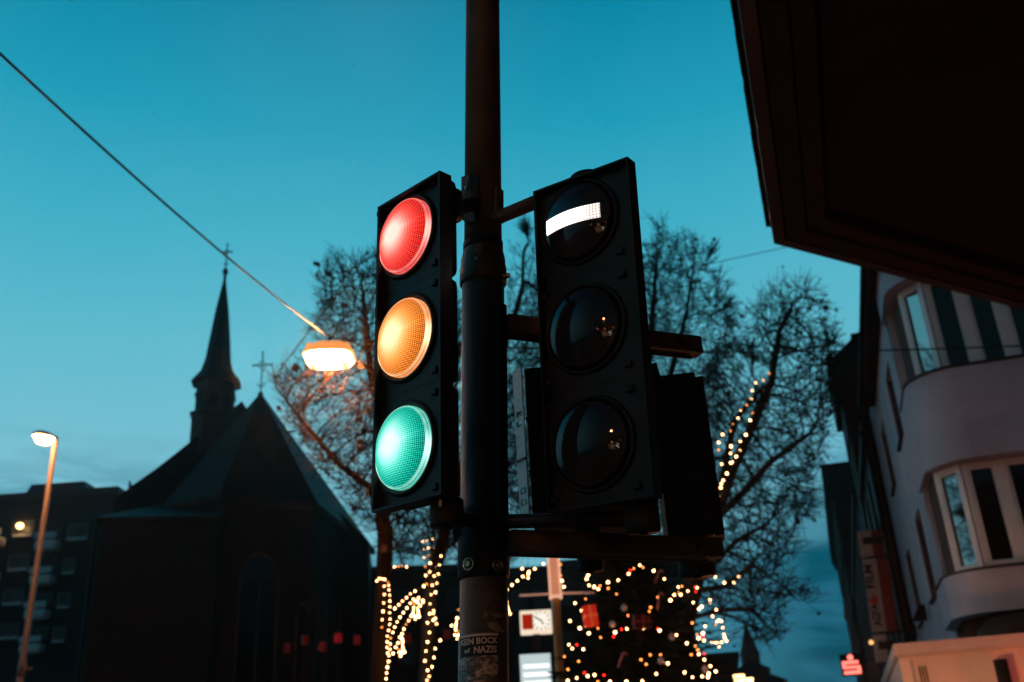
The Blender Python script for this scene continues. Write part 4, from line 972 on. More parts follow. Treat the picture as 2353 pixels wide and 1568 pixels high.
# ------------------------------------------------------------------ houses behind the trees
def backhouse(u0, u1, v, d, name, label, dep=12, roof='flat', m=GREYW, wins=4, rows=3):
    a, c = at(u0, v, d), at(u1, v, d); z = min(a.z, c.z); M, L = wallframe(zlift(a, 0), zlift(c, 0))
    e = empty(name, zlift(a.lerp(c, .5), 0), label, 'house')
    MB().box(0, L, -dep, 0, 0, z - .4, M).build('wall', m, e)
    if roof == 'flat': MB().box(-.15, L + .15, -dep - .1, .15, z - .399, z, M).build('roof_edge', DARKW, e)
    else: MB().prism([(-.3, z - .399), (L + .3, z - .399), (L / 2, z + roof)], M @ frame((0, 0, 0), (1, 0, 0), (0, 0, 1), (0, -1, 0)), -.2, dep).build('roof', SLATE, e)
    for r_ in range(rows):
        for k in range(wins):
            x = L * (k + .5) / wins; z0 = z - 2.9 - r_ * 3.0
            if z0 < .5: continue
            f = MB().box(x - .6, x + .6, .003, .06, z0, z0 + 1.5, M).build('window', DARKW, e); MB().box(x - .5, x + .5, .061, .07, z0 + .1, z0 + 1.4, M).build('pane', DGLASS, f)
    return e
backhouse(800, 1068, 1297, 62, 'flat_house', 'low dark building behind the left tree trunks', wins=5)
backhouse(1069, 1262, 1301, 66, 'flat_house', 'low dark building behind the lit clock', wins=4)
backhouse(1263, 1575, 1268, 64, 'flat_house', 'taller dark building behind the Christmas tree', wins=5)
backhouse(1576, 1692, 1498, 70, 'flat_house', 'low dark building to the right of the Christmas tree', wins=4, rows=2)
backhouse(1694, 1760, 1524, 85, 'gable_house', 'small far house at the foot of the distant steeple', roof=.3, wins=2, rows=1, dep=8)
backhouse(1742, 1800, 1552, 95, 'gable_house', 'farthest low house roof at the end of the street', roof=.2, wins=2, rows=1, dep=8)
# distant steeple with lit clock
sp = at(1728, 1540, 100); st_ = empty('distant_steeple', zlift(sp, 0), 'distant slender church steeple with a glowing orange clock', 'church')
top_z = at(1720, 1428, 100).z; Ms = Matrix.Translation((sp.x, sp.y, 0))
zc__ = at(1728, 1524, 100).z
b = MB(); b.box(-.75, .75, -.75, .75, 0, zc__ + .7, Ms); b.build('tower', GREYW, st_)
b = MB(); b.prism(oct_(1.0), Ms, zc__ + .701, zc__ + 1.6, oct_(.66)); b.prism(oct_(.66), Ms, zc__ + 1.601, top_z, oct_(.04)); b.build('spire', SLATE, st_)
b = MB().lathe([(0, 0), (.33, 0), (.33, .05), (0, .05)], frame((sp.x, sp.y - .80, at(1728, 1531, 100).z), (1, 0, 0), (0, 0, 1), (0, -1, 0)), 20); b.build('clock_face', emit_mat('orange lit clock', (1, .36, .07), 2.2), st_)
for u, v, r_, s_, lab in ((1699, 1562, .24, 1, 'bright street lantern at the bottom edge below the far houses'), (1722, 1564, .17, .5, 'smaller oval street lantern right of the bright lantern')):
    p = at(u, v, 45); e = empty('street_lantern', zlift(p, 0), lab, 'street lamp')
    MB().lathe([(0, -.22 * s_), (r_ * .8, -.2 * s_), (r_, .18 * s_), (0, .2 * s_)], Matrix.Translation(p), 12).build('lamp_glass', emit_mat('lantern glow', (1, .55, .2), 6), e)
    MB().tube([zlift(p, 0), zlift(p, p.z - .22)], .05, 8).build('post', IRON, e)
    MB().lathe([(r_ * 1.2, .2 * s_), (.0, .34 * s_ + .05)], Matrix.Translation(p), 12).build('cap', IRON, e)

# ------------------------------------------------------------------ trees grown towards points of a crown volume
def inpoly(x, y, poly):
    c = False; j = len(poly) - 1
    for i in range(len(poly)):
        xi, yi = poly[i]; xj, yj = poly[j]
        if (yi > y) != (yj > y) and x < (xj - xi) * (y - yi) / (yj - yi) + xi: c = not c
        j = i
    return c
def grow(label, poly, trunk, d0, d1, natt, seed, step=.28, kill=.34, infl=3.2, r0=.17, density=None, balls=500, grp='bare trees on the square', minr=.0072, tw=1., tm=None):
    rnd = random.Random(seed); att = []
    us = [p[0] for p in poly]; vs_ = [p[1] for p in poly]
    while len(att) < natt:
        u, v = rnd.uniform(min(us), max(us)), rnd.uniform(min(vs_), max(vs_))
        if not inpoly(u, v, poly): continue
        if noise.noise(Vector((u * .012, v * .012, seed))) < -.22 and rnd.random() < .75: continue
        att.append(at(u, v, rnd.uniform(d0, d1)))
    nodes, par = [], []
    def addn(p, q): nodes.append(p); par.append(q); return len(nodes) - 1
    for ch_ in trunk:                         # hand-set trunk and limbs; every chain starts on an earlier node
        pts = [at(*p) if len(p) == 3 else Vector(p[:3]) for p in ch_]
        if not nodes: last = addn(zlift(pts[0], 0.), -1)
        else: last = min(range(len(nodes)), key=lambda i: (nodes[i] - pts[0]).length)
        for q in pts:
            while (q - nodes[last]).length > step:
                d = (q - nodes[last]).normalized(); w = Vector((rnd.gauss(0, .03), rnd.gauss(0, .03), 0)); last = addn(nodes[last] + (d + w).normalized() * step, last)
    ntr = len(nodes)
    alive = att; it = 0
    while alive and it < 70 and len(nodes) < 14000:
        it += 1
        kd = kdtree.KDTree(len(nodes))
        for i, p in enumerate(nodes): kd.insert(p, i)
        kd.balance(); pull = {}; keep = []
        for a in alive:
            co, i, dist = kd.find(a)
            if dist < kill: continue
            keep.append(a)
            if dist < infl * (1.6 if it < 14 else 1): 
                v = pull.setdefault(i, Vector((0, 0, 0))); v += (a - co).normalized()
        if not pull: break
        if len(keep) == len(alive) and it > 60: break
        alive = keep
        for i, v in pull.items():
            if v.length < 1e-3: continue
            pd = (nodes[i] - nodes[par[i]]).normalized() if par[i] >= 0 else Vector((0, 0, 1))
            d = v.normalized() + pd * .75 + Vector((rnd.gauss(0, .12), rnd.gauss(0, .12), rnd.gauss(0, .10) + .10))
            addn(nodes[i] + d.normalized() * step * rnd.uniform(.7, 1.05), i)
    # extra twigs at every thin node
    nb = len(nodes); kids = [0] * nb
    for i, q in enumerate(par):
        if q >= 0: kids[q] += 1
    tips = []
    # pipe model radii
    w = [0.] * nb
    for i in range(nb - 1, -1, -1):
        if w[i] == 0: w[i] = 1.
        if par[i] >= 0: w[par[i]] += w[i]
    wm = w[0]; rad = [max(minr, r0 * (x / wm) ** .46) for x in w]
    big = MB(); small = MB()
    for i in range(nb):
        q = par[i]
        if q < 0: continue
        a, c = nodes[q], nodes[i]; ra_, rc_ = min(rad[q], rad[i] * 1.25), rad[i]
        B_ = big if rad[i] > .035 else small; B_.tube([a, c], [ra_, rc_], 7 if rad[i] > .035 else 3, False)
    for i in range(ntr, nb):
        if rad[i] > .022: continue
        for k in range(4 if kids[i] == 0 else 1):
            if rnd.random() < .15: continue
            base_d = (nodes[i] - nodes[par[i]]).normalized(); d = (base_d * 1.3 + Vector((rnd.gauss(0, .42), rnd.gauss(0, .42), rnd.gauss(.45, .3)))).normalized(); l = rnd.uniform(.25, .65) * tw
            m1 = nodes[i] + d * l * .5 + Vector((0, 0, rnd.uniform(-.03, .05))); e_ = nodes[i] + d * l + Vector((0, 0, rnd.uniform(-.03, .12)))
            small.tube([nodes[i], m1, e_], [minr, minr * .85, minr * .6], 3, False); tips.append(e_)
            s_ = m1 + Vector((rnd.gauss(0, .12), rnd.gauss(0, .12), rnd.gauss(.05, .1))) * tw; small.tube([m1, s_], [minr * .8, minr * .55], 3, False); tips.append(s_)
    print('TREE', len(nodes), len(tips), it)
    e = empty('plane_tree', nodes[0], label, 'tree', grp)
    big.build('trunk', tm or BARK, e); small.build('branches', tm or TWIG, e)
    rnd.shuffle(tips); bl = MB()
    for p in tips[:balls]:
        r = rnd.uniform(.022, .05) * tw; vs = [p + Vector(v) * r for v in ((1,0,0),(-1,0,0),(0,1,0),(0,-1,0),(0,0,1),(0,0,-1))]
        bl.add(vs, [(0,2,4),(2,1,4),(1,3,4),(3,0,4),(2,0,5),(1,2,5),(3,1,5),(0,3,5)])
    for p in tips[balls:int(balls * 1.25)]:
        d = Vector((rnd.gauss(0, 1), rnd.gauss(0, 1), rnd.gauss(0, 1))).normalized(); x = d.orthogonal() * rnd.uniform(.03, .07); y = d.cross(x) * 1.2
        bl.add([p - x, p - y * .8, p + x, p + y], [(0, 1, 2, 3)])
    bl.build('seed_balls_and_leaves', DRYLEAF, e)  # seed balls and a few dry leaves in one mesh
    return nodes
grow('bare tree left of the signals, behind the hanging lamp', [(622, 868), (672, 985), (730, 1075), (800, 1150), (862, 1235), (872, 1290), (1000, 1285), (1055, 1240), (1060, 700), (960, 640), (868, 592), (845, 600), (812, 618), (778, 592), (745, 640), (748, 700), (722, 745), (735, 800), (700, 850), (660, 900), (640, 880)],
     [[(868, 1600, 15.60), (874, 1500, 15.60), (882, 1350, 15.60), (886, 1200, 15.60)], [(886, 1200, 15.60), (850, 1120, 15.60), (770, 1060, 15.28), (690, 960, 14.95), (630, 885, 14.95)], [(886, 1200, 15.60), (890, 1050, 15.93), (850, 850, 15.93), (830, 640, 15.93)], [(886, 1180, 15.60), (960, 1000, 16.25), (980, 800, 16.57)], [(878, 1410, 15.60), (940, 1370, 15.47), (985, 1340, 15.34)], [(875, 1465, 15.60), (915, 1400, 15.34), (955, 1372, 15.28)]],
     13.9, 17.4, 8200, 11, step=.15, kill=.18, infl=2.2, r0=.13, balls=500, minr=.005, tw=.65, tm=TWIG2)
grow('bare tree with two bulb-wrapped stems just left of the mast', [(905, 1290), (930, 1200), (1060, 1000), (1160, 700), (1195, 560), (1225, 535), (1240, 600), (1240, 1000), (1250, 1230), (1160, 1300), (1080, 1290)],
     [[(972, 1600, 25.0), (980, 1520, 25), (988, 1400, 25), (990, 1290, 25), (1000, 1180, 25)], [(990, 1360, 25), (1012, 1270, 25), (1030, 1170, 25.3), (1120, 900, 26), (1190, 700, 26)]],
     23.5, 28, 3200, 5, step=.23, kill=.28, r0=.17, balls=220)
grow('tall bare tree behind the right signal head', [(1170, 1150), (1165, 900), (1240, 640), (1400, 520), (1480, 590), (1500, 525), (1520, 512), (1540, 560), (1585, 540), (1620, 585), (1660, 640), (1672, 700), (1690, 745), (1688, 790), (1655, 850), (1650, 950), (1640, 1040), (1600, 1180), (1500, 1250), (1300, 1250)],
     [[(1440, 1600, 29), (1445, 1450, 29), (1450, 1250, 29), (1455, 1050, 29)], [(1450, 1200, 29), (1520, 950, 29), (1580, 700, 29), (1595, 600, 29)], [(1452, 1150, 29), (1490, 850, 29), (1510, 560, 29)], [(1450, 1250, 29), (1350, 1000, 28.5), (1250, 800, 28)]],
     26.5, 31.5, 12500, 23, step=.24, kill=.27, r0=.24, balls=1000, minr=.009)
grow('spreading bare tree at right, one limb wound with bulbs', [(1625, 1280), (1618, 1100), (1615, 900), (1650, 800), (1712, 790), (1722, 745), (1702, 700), (1745, 722), (1760, 680), (1785, 690), (1800, 655), (1830, 690), (1863, 650), (1875, 690), (1895, 700), (1895, 740), (1925, 790), (1915, 860), (1935, 880), (1920, 960), (1895, 1000), (1880, 1080), (1850, 1130), (1870, 1160), (1830, 1200), (1825, 1270), (1770, 1330), (1840, 1350), (1865, 1372), (1810, 1395), (1790, 1440), (1815, 1460), (1760, 1490), (1700, 1440), (1640, 1420), (1600, 1350)],
     [[(1545, 1600, 24), (1560, 1500, 24), (1600, 1330, 24), (1642, 1200, 24), (1668, 1060, 24)], [(1642, 1200, 24), (1690, 1060, 23.8), (1735, 960, 23.8), (1780, 860, 23.8), (1790, 760, 23.8), (1825, 690, 23.8)], [(1668, 1060, 24), (1690, 960, 24.2), (1760, 880, 24.2)], [(1642, 1205, 24), (1720, 1120, 23.5), (1780, 1050, 23.2), (1870, 990, 23)], [(1600, 1340, 24), (1700, 1235, 23.6), (1770, 1200, 23.4)], [(1590, 1370, 24), (1680, 1345, 23.5), (1740, 1290, 23), (1815, 1360, 22.8)], [(1580, 1420, 24), (1660, 1400, 23.5), (1740, 1400, 23), (1790, 1470, 22.8)]],
     21.8, 26.2, 6800, 41, step=.22, kill=.26, r0=.21, balls=480, minr=.0085)

# ------------------------------------------------------------------ Christmas tree
XT = zlift(at(1478, 1568, 19.5), 0); xtop = at(1478, 1185, 19.5).z
xt = empty('christmas_tree', XT, 'big dark decorated Christmas tree below the right signal head', 'tree')
MB().tube([XT, zlift(XT, xtop)], [.16, .02], 8).build('trunk', BARK, xt)
rnd = random.Random(3); nd = MB(); brn = MB()
xh = xtop
def xr(z): return max(.08, min(1.82, (xh - z) * .62 + .05))
for i in range(430):
    f_ = (i + .5) / 430; z = xh - (xh - .8) * f_ ** 1.05; a = i * 2.39996 + rnd.gauss(0, .2); r = xr(z) * rnd.uniform(.78, 1.08)
    d = Vector((math.cos(a), math.sin(a), 0)); tip = zlift(XT, z) + d * r + Vector((0, 0, .10 - r * .10)); mid_ = zlift(XT, z + .02) + d * r * .55
    mid_.z = z + .10 - r * .16
    brn.tube([zlift(XT, z + .1), mid_, tip], [.02, .014, .005], 4, False)
    for k in range(int(10 + r * 26)):
        s_ = rnd.uniform(.2, 1.); base_ = mid_.lerp(tip, (s_ - .5) * 2) if s_ > .5 else zlift(XT, z + .1).lerp(mid_, s_ * 2)
        side = d.cross(Vector((0, 0, 1))) * rnd.choice((-1, 1)); dirn = (d * rnd.uniform(.3, 1) + side * rnd.uniform(.2, 1.1) + Vector((0, 0, rnd.uniform(-.35, .3)))).normalized()
        l = rnd.uniform(.10, .26) * (1.15 - s_ * .45); w_ = dirn.cross(Vector((rnd.gauss(0, 1), rnd.gauss(0, 1), rnd.gauss(0, 1)))).normalized() * rnd.uniform(.012, .026)
        nd.add([base_ - w_, base_ + w_, base_ + dirn * l + w_ * .3, base_ + dirn * l - w_ * .3], [(0, 1, 2, 3)])
brn.build('branches', TWIG, xt); nd.build('needles', NEEDLE, xt)
def xsurf(u, v, out=.05):
    """point on the outside of the conifer's cone seen at a pixel"""
    r = ray(u, v); best = None
    for k in range(160):
        d = 17 + k * .02; p = at(u, v, d); rr_ = math.hypot(p.x - XT.x, p.y - XT.y)
        if rr_ <= xr(p.z) + out: return p
        if best is None or rr_ - xr(p.z) < best[0]: best = (rr_ - xr(p.z), p)
    return best[1]

# ------------------------------------------------------------------ string lights: every bulb a child of its garland
def bulb_src(m):
    me = bpy.data.meshes.new('bulb'); bm = bmesh.new(); bmesh.ops.create_icosphere(bm, subdivisions=2, radius=1); bm.to_mesh(me); bm.free(); me.materials.append(m); return me
BM = {'b': bulb_src(BULB), 'd': bulb_src(BULBD), 'r': bulb_src(BULBR)}
def garland(label, pts, dfun, grp='string lights around the square', rad=.021, wire=True, jit=.0):
    P = []
    for q in pts:
        k = q[2] if len(q) > 2 else 'b'; p = dfun(q[0], q[1]) if callable(dfun) else at(q[0], q[1], dfun); P.append((p, k))
    e = empty('string_lights', P[0][0], label, 'string lights', grp)
    if wire and len(P) > 1:
        b = MB()
        for (a, _), (c, _) in zip(P[:-1], P[1:]):
            if (a - c).length < 1.2: b.tube([a + Vector((0, 0, .02)), a.lerp(c, .5) - Vector((0, 0, .02)), c + Vector((0, 0, .02))], .005, 3, False)
        if b.v: b.build('wire', CABLE, e)
    for p, k in P:
        o = bpy.data.objects.new('bulb', BM[k]); col.objects.link(o); o.parent = e; o.location = p - P[0][0]
        s_ = rad * (random.uniform(.72, 1.15) if k == 'b' else random.uniform(.6, .8)); o.scale = (s_, s_, s_)
    return e
Z7 = lambda L_: [(804 + .2308 * q[0], 1206 + .2308 * q[1], *(q[2:])) for q in L_]
Z8 = lambda L_: [(1149 + .2441 * q[0], 1235 + .2441 * q[1], *(q[2:])) for q in L_]
Z1 = lambda L_: [(1608 + .3663 * q[0], 517 + .3663 * q[1], *(q[2:])) for q in L_]
Z2 = lambda L_: [(1608 + .3407 * q[0], 1034 + .3407 * q[1], *(q[2:])) for q in L_]
garland('bulbs running down the right side of the leftmost trunk', Z7([(267,560),(293,535),(320,540),(345,545),(380,575,'d'),(387,605),(388,650),(397,703),(397,760),(398,818),(396,877),(400,940),(396,993),(386,1053),(373,1110),(405,1130,'d'),(372,1168),(404,1187),(370,1223),(400,1243),(375,1278),(390,1305),(385,1362),(373,1420),(367,1477),(361,1535),(360,1590)]), 15.40, rad=.0142)
garland('bulbs running down the left side of the leftmost trunk', Z7([(342,612),(344,695),(335,780),(330,863),(322,947),(319,1022,'d')]), 15.44, rad=.0142)
garland('bulbs along the upper slanting branch beside the leftmost trunk', Z7([(447,835),(486,797),(523,762),(563,727),(604,690),(649,661),(736,612),(765,592,'d')]), 15.21, rad=.0142)
garland('bulbs along the lower slanting branch beside the leftmost trunk', Z7([(430,1283),(427,1073),(446,1020),(471,969),(498,922),(532,876),(568,829),(602,782),(630,745),(684,730),(725,755),(728,770)]), 15.15, rad=.0142)
garland('dense bell-shaped cluster of bulbs hanging between the two lit trunks', Z7([(655,760),(670,765),(640,795,'d'),(680,780),(700,805),(635,825),(675,828),(632,850),(676,850),(630,875),(682,870),(622,895),(683,893),(640,910),(665,916),(690,918),(609,912),(652,942),(633,740)]), 15.08, rad=.0142)
garland('lower bell-shaped cluster of bulbs beside the leftmost trunk', Z7([(585,955),(559,992,'d'),(537,1040),(520,1088),(498,1120),(515,1128),(522,1145),(525,1165),(524,1190),(526,1220),(528,1248),(480,1177),(456,1220),(486,1245,'d'),(490,1272),(510,1275),(530,1274),(545,1270),(503,1307)]), 15.08, rad=.0142)
garland('bulbs wound round the trunk standing just left of the mast', Z7([(822,144),(769,157),(725,165),(778,235),(830,236),(732,249),(786,313),(741,334),(799,384),(848,420),(750,418,'d'),(799,471),(755,507),(838,511),(820,604),(809,697),(797,790),(795,887),(772,978),(793,1073),(773,1168),(757,1258),(748,1357),(773,1451),(790,1510),(768,1550)]), 24.7)
garland('bulbs up the thin right stem next to the mast', Z7([(938,134,'d'),(925,219,'d'),(909,312),(893,401),(881,492),(865,583),(851,675),(834,857),(831,883),(850,933),(831,950),(863,988)]), 24.6)
garland('four spaced bulbs low between trunk and mast', Z7([(899,1152),(850,1234),(836,1323),(818,1416)]), 24.5)
garland('bell-shaped bulb cluster touching the left edge of the mast', Z7([(1083,845,'d'),(1075,930),(1062,930),(1060,965),(1057,993),(1055,1020),(1053,1045),(1013,1005),(1085,1065,'d'),(1055,1070,'d'),(1045,1100),(1070,1103),(1090,1100),(1068,1137)]), 23.0)
garland('short row of four bulbs below the green lens', Z7([(445,420),(485,415,'d'),(522,410,'d'),(563,420)]), 15.60, rad=.0142)
garland('arched garland ending in a hanging row of bulbs right of the mast', Z8([(409,250),(326,297),(272,326),(266,345),(264,383),(209,295),(216,370),(163,410),(113,449),(65,493),(52,550,'d'),(57,577),(59,605),(63,634),(70,663),(80,691),(97,720),(66,727),(56,722)]), 21.5)
garland('loose bulbs around the glass top of the square lamp post', Z8([(469,330),(490,294,'d'),(499,252,'d'),(570,255,'d'),(515,327,'d'),(531,362),(571,357,'d'),(533,398),(540,412),(583,410),(548,462),(601,467),(490,448,'d')]), 20.6)
xm = Z8([(887,280),(829,356),(815,390),(838,453),(886,467),(942,456,'d'),(925,488),(1018,480,'d'),(1017,423),(1112,404),(1211,345),(1226,313,'r'),(1259,293,'d'),(1317,263),(1345,284,'d'),(1447,315),(1547,392),(1741,385,'d'),(1712,461,'d'),(1678,469),(1640,543),(1680,517,'d'),(1700,540),(1768,506),(1604,593),(1485,563,'d'),(1418,660,'d'),(1405,698,'d'),(1205,737,'d'),(1097,535,'d'),(805,582,'d'),(706,620),(766,690)])
xm2 = Z8([(659,788),(751,856),(836,904),(922,857,'d'),(947,942,'d'),(1083,895),(1144,866,'r'),(1070,935,'r'),(1194,862),(1352,857),(1502,877),(1485,860,'r'),(1661,920),(1810,807,'d'),(1874,675),(1899,652),(1818,614),(1910,905),(1854,917,'d'),(1870,950),(1920,972),(1837,1023,'d'),(1758,997),(1861,1060,'d'),(1871,1102),(1870,1080,'r'),(1800,1105,'d'),(1923,1152),(1924,1097,'r'),(1913,935,'r')])
xm3 = Z8([(649,1011),(680,1047),(784,1055),(722,1012,'r'),(1376,1196,'d'),(1540,1175,'d'),(1580,1187),(1471,1285),(1738,1272),(1813,1318),(1903,1310),(1957,1300),(1965,1285),(1957,1318),(1980,1213),(2030,1263),(640,1244,'d'),(722,1325),(741,1167,'d'),(825,1307),(890,1297),(795,1275,'r'),(978,1298,'r'),(638,1350),(1035,1360),(1191,1362),(1340,1355),(1327,1152,'d'),(1415,1107,'d'),(606,1123,'d'),(920,1360,'d'),(1510,1105,'d')])
garland('upper string of bulbs on the Christmas tree', xm, xsurf, wire=False); garland('middle string of bulbs on the Christmas tree', xm2, xsurf, wire=False); garland('lowest string of bulbs on the Christmas tree', xm3, xsurf, wire=False)
garland('bell-shaped loop of bulbs hanging against the sky right of the Christmas tree', Z8([(2029,823,'d'),(2040,795),(2057,780),(2070,785),(2085,792),(2096,850),(2107,913),(2115,944),(2131,974),(2085,987),(2045,990),(2020,988),(2032,990),(1993,984),(2063,1029),(2011,948,'d')]), 22)
garland('four bulbs on a thin branch at far right of the garlands', Z8([(2028,374),(2111,428),(2202,424),(2248,369)]), 22.5)
garland('bulbs beside the Christmas tree on the overhanging branch', Z8([(1843,512,'r'),(1838,470,'r'),(1855,475),(1977,591),(1980,620,'d'),(2035,682),(2001,743),(1932,837)]), 21.6)
garland('long string of bulbs climbing the limb of the right tree', Z1([(434,932,'d'),(403,975),(350,991),(330,1040),(323,1091),(294,1131,'d'),(257,1163),(240,1213),(209,1250,'d'),(193,1292,'d'),(143,1316),(118,1365),(118,1412,'d')]), 22.5, rad=.023)
garland('second string of bulbs lower on the limb of the right tree', Z1([(332,1180,'d'),(316,1226),(289,1317),(255,1357),(252,1412),(196,1389),(193,1434),(229,1454),(195,1493),(205,1488),(136,1502),(170,1560)]) + Z2([(158,206),(145,230),(142,257),(111,289),(125,308),(112,361)]), 22.5, rad=.023)

# ornaments on the conifer
PINK = mat('pale glass bauble', (.55, .42, .42), .25, .3, var=.1, emit=(.6, .38, .38), es=.05)  # faint emission paints a glow on the baubles
for i, (x, y, lab) in enumerate(((1168, 665, 'pale bauble highest on the Christmas tree'), (1058, 818, 'pale bauble right of the glowing red parcel'), (1620, 938, 'pale bauble on the right half of the Christmas tree'), (1515, 1163, 'pale bauble low in the middle of the Christmas tree'), (1930, 1240, 'pale bauble at the lower right edge of the Christmas tree'))):
    u, v = Z8([(x, y)])[0][:2]; p = xsurf(u, v, .10); e = empty('bauble', p, lab, 'bauble', 'baubles on the Christmas tree')
    MB().lathe([(0, -.058), (.033, -.048), (.055, -.018), (.055, .018), (.033, .048), (0, .058)], Matrix.Translation(p), 16).build('ball', PINK, e)
    MB().lathe([(.015, .055), (.015, .075), (0, .08)], Matrix.Translation(p), 8).build('cap', BOLT, e)
def parcel(p, w, h, lab, es, lean=0.):
    e = empty('gift_box', p, lab, 'parcel', 'parcels on the Christmas tree'); M = Matrix.Translation(p) @ Matrix.Rotation(R_(8), 4, 'Z') @ Matrix.Rotation(lean, 4, 'Y')
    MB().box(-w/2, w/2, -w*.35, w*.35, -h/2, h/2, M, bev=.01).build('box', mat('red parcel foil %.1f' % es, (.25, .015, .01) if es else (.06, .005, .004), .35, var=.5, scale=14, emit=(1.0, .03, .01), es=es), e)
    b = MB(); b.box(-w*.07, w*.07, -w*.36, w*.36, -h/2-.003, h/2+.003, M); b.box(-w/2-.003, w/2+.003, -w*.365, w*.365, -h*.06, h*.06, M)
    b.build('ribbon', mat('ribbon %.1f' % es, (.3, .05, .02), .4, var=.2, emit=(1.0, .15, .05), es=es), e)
parcel(xsurf(1356, 1416, .2), .24, .36, 'glowing red parcel with ribbon on the left of the Christmas tree', .35, R_(-6))
parcel(xsurf(1475, 1430, .12), .30, .22, 'dim dark red parcel in the middle of the Christmas tree', .0)
CANE = mat('red white cane', (.5, .2, .18), .4, var=.9, scale=30)
for u0, v0, u1, v1, lab in ((1420, 1533, 1430, 1506, 'candy cane low on the Christmas tree'), (1511, 1402, 1512, 1372, 'candy cane near the top right of the Christmas tree'), (1505, 1340, 1512, 1320, 'short candy cane at the top of the Christmas tree')):
    a, c = xsurf(u0, v0, .15), xsurf(u1, v1, .15); c.y = a.y; c2_ = c + Vector((.05, 0, .04)); o = MB().tube([a, c, c + Vector((.02, 0, .035)), c2_, c2_ + Vector((.03, 0, -.04))], .017, 8).build('candy_cane', CANE); tag(o, lab, 'candy cane', 'candy canes on the Christmas tree')

# ------------------------------------------------------------------ square lamp post, clock and lit panel
dP = 20.5
pb_, pt_ = at(1284, 1580, dP), at(1277, 1372, dP); base = zlift(pb_, 0)
lp = empty('square_lamp_post', base, 'orange-lit post with a tall glass top and a thin cross bar', 'street lamp')
MB().tube([base, pt_], .085, 14).build('post', mat('lamplit orange post', (.42, .19, .05), .5, .2, var=.1), lp)  # orange lamplight put into the post's base colour
tg = at(1277, 1283, dP); 
M = Matrix.Translation((pt_.x, pt_.y, 0)); hz0, hz1 = pt_.z + .02, tg.z + .25
GL = bpy.data.materials.new('warm lit lantern glass'); GL.use_nodes = True; N = NT(GL.node_tree)
b_ = N.n('ShaderNodeBsdfPrincipled', ins={'Base Color': (.5, .3, .25, 1), 'Roughness': .2, 'Emission Color': (1.0, .38, .20, 1), 'Emission Strength': .42}); N.n('ShaderNodeOutputMaterial', ins={0: b_.outputs[0]})
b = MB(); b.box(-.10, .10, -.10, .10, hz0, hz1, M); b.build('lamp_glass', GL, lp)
b = MB()
for sx in (-1, 1):
    for sy in (-1, 1): b.box(sx * .105 - .018, sx * .105 + .018, sy * .105 - .018, sy * .105 + .018, hz0, hz1, M)
b.box(-.13, .13, -.13, .13, hz0 - .05, hz0 - .001, M); b.box(-.13, .13, -.13, .13, hz1 + .001, hz1 + .05, M)
b.build('lamp_frame', mat('pink lit metal', (.7, .5, .42), .4, .1, var=.1, emit=(1.0, .50, .34), es=.85), lp)  # lit edges of the frame painted as emission
MB().tube([at(1194, 1369, dP), at(1280, 1364, dP), at(1366, 1362, dP)], .02, 6).build('cross_bar', mat('glowing metal bar', (.6, .45, .38), .4, .3, var=.1, emit=(1.0, .42, .28), es=.35), lp)  # bar emits to look lit by the lamp
# clock box
dC = 24.0
a, c = at(1195, 1430, dC), at(1268, 1428, dC); M, L = wallframe(zlift(a, 0), zlift(c, 0)); z0, z1 = at(1230, 1456, dC).z, at(1230, 1402, dC).z
ck = empty('clock_sign', zlift(a, 0), 'bright white box sign with red panel and round clock face', 'clock')
MB().box(0, L, -.25, 0, z0, z1, M, bev=.03).build('light_box', emit_mat('lit white box', (1.0, .80, .60), .95), ck)
MB().box(.05, .05 + L * .34, .001, .012, z0 + .10, z1 - .09, M).build('red_panel', emit_mat('lit red panel', (.75, .03, .01), .45), ck)
Mc = M @ Matrix.Translation((L * .66, 0, (z0 + z1) / 2 + .02)) @ frame((0, 0, 0), (1, 0, 0), (0, 0, 1), (0, -1, 0))
Mc2 = M @ Matrix.Translation((L * .66, .004, (z0 + z1) / 2 + .02))
CR = (z1 - z0) * .40
MB().lathe([(0, 0), (CR, 0), (CR, .006), (0, .006)], frame(Mc2.translation, M.to_3x3() @ Vector((1, 0, 0)), (0, 0, 1), M.to_3x3() @ Vector((0, 1, 0))), 28).build('clock_face', emit_mat('lit clock face', (1.0, .93, .80), 1.0), ck)
b = MB()
for k in range(12):
    a_ = R_(30 * k); q0, q1 = CR * .78, CR * .99; d = Vector((math.sin(a_), 0, math.cos(a_)))
    b.tube([Mc2 @ (d * q0 + Vector((0, .012, 0))), Mc2 @ (d * q1 + Vector((0, .012, 0)))], .016, 4)
b.build('hour_marks', SK, ck)
b = MB()
for deg, ln in ((148, .5), (300, .75)): a_ = R_(deg); d = Vector((math.sin(a_), 0, math.cos(a_))); b.tube([Mc2 @ Vector((0, .014, 0)), Mc2 @ (d * CR * ln + Vector((0, .014, 0)))], .022, 4)
b.build('clock_hands', SK, ck)
MB().box(L * .4, L * .6, -.18, -.08, 0, z0 - .001, M).build('stand', IRON, ck)
# lit info panel below
a, c = at(1195, 1530, 22.5), at(1266, 1530, 22.5); M, L = wallframe(zlift(a, 0), zlift(c, 0)); z1 = at(1230, 1503, 22.5).z; z0 = z1 - 1.5
ip = empty('info_panel', zlift(a, 0), 'pale backlit panel with bright white text rows below the clock', 'sign')
MB().box(0, L, -.2, 0, z0, z1, M).build('light_box', emit_mat('pale backlit panel', (.55, .66, .66), .95), ip)
b = MB()
for k in range(4): zz = z1 - .25 - k * .17; b.box(.07, L * .95, .003, .008, zz - .045, zz + .04, M)
b.build('text_rows', emit_mat('bright text rows', (.95, 1.0, 1.0), 1.3), ip)
MB().box(-.04, L + .04, -.24, -.201, 0, z1 + .03, M).build('casing', IRON, ip)

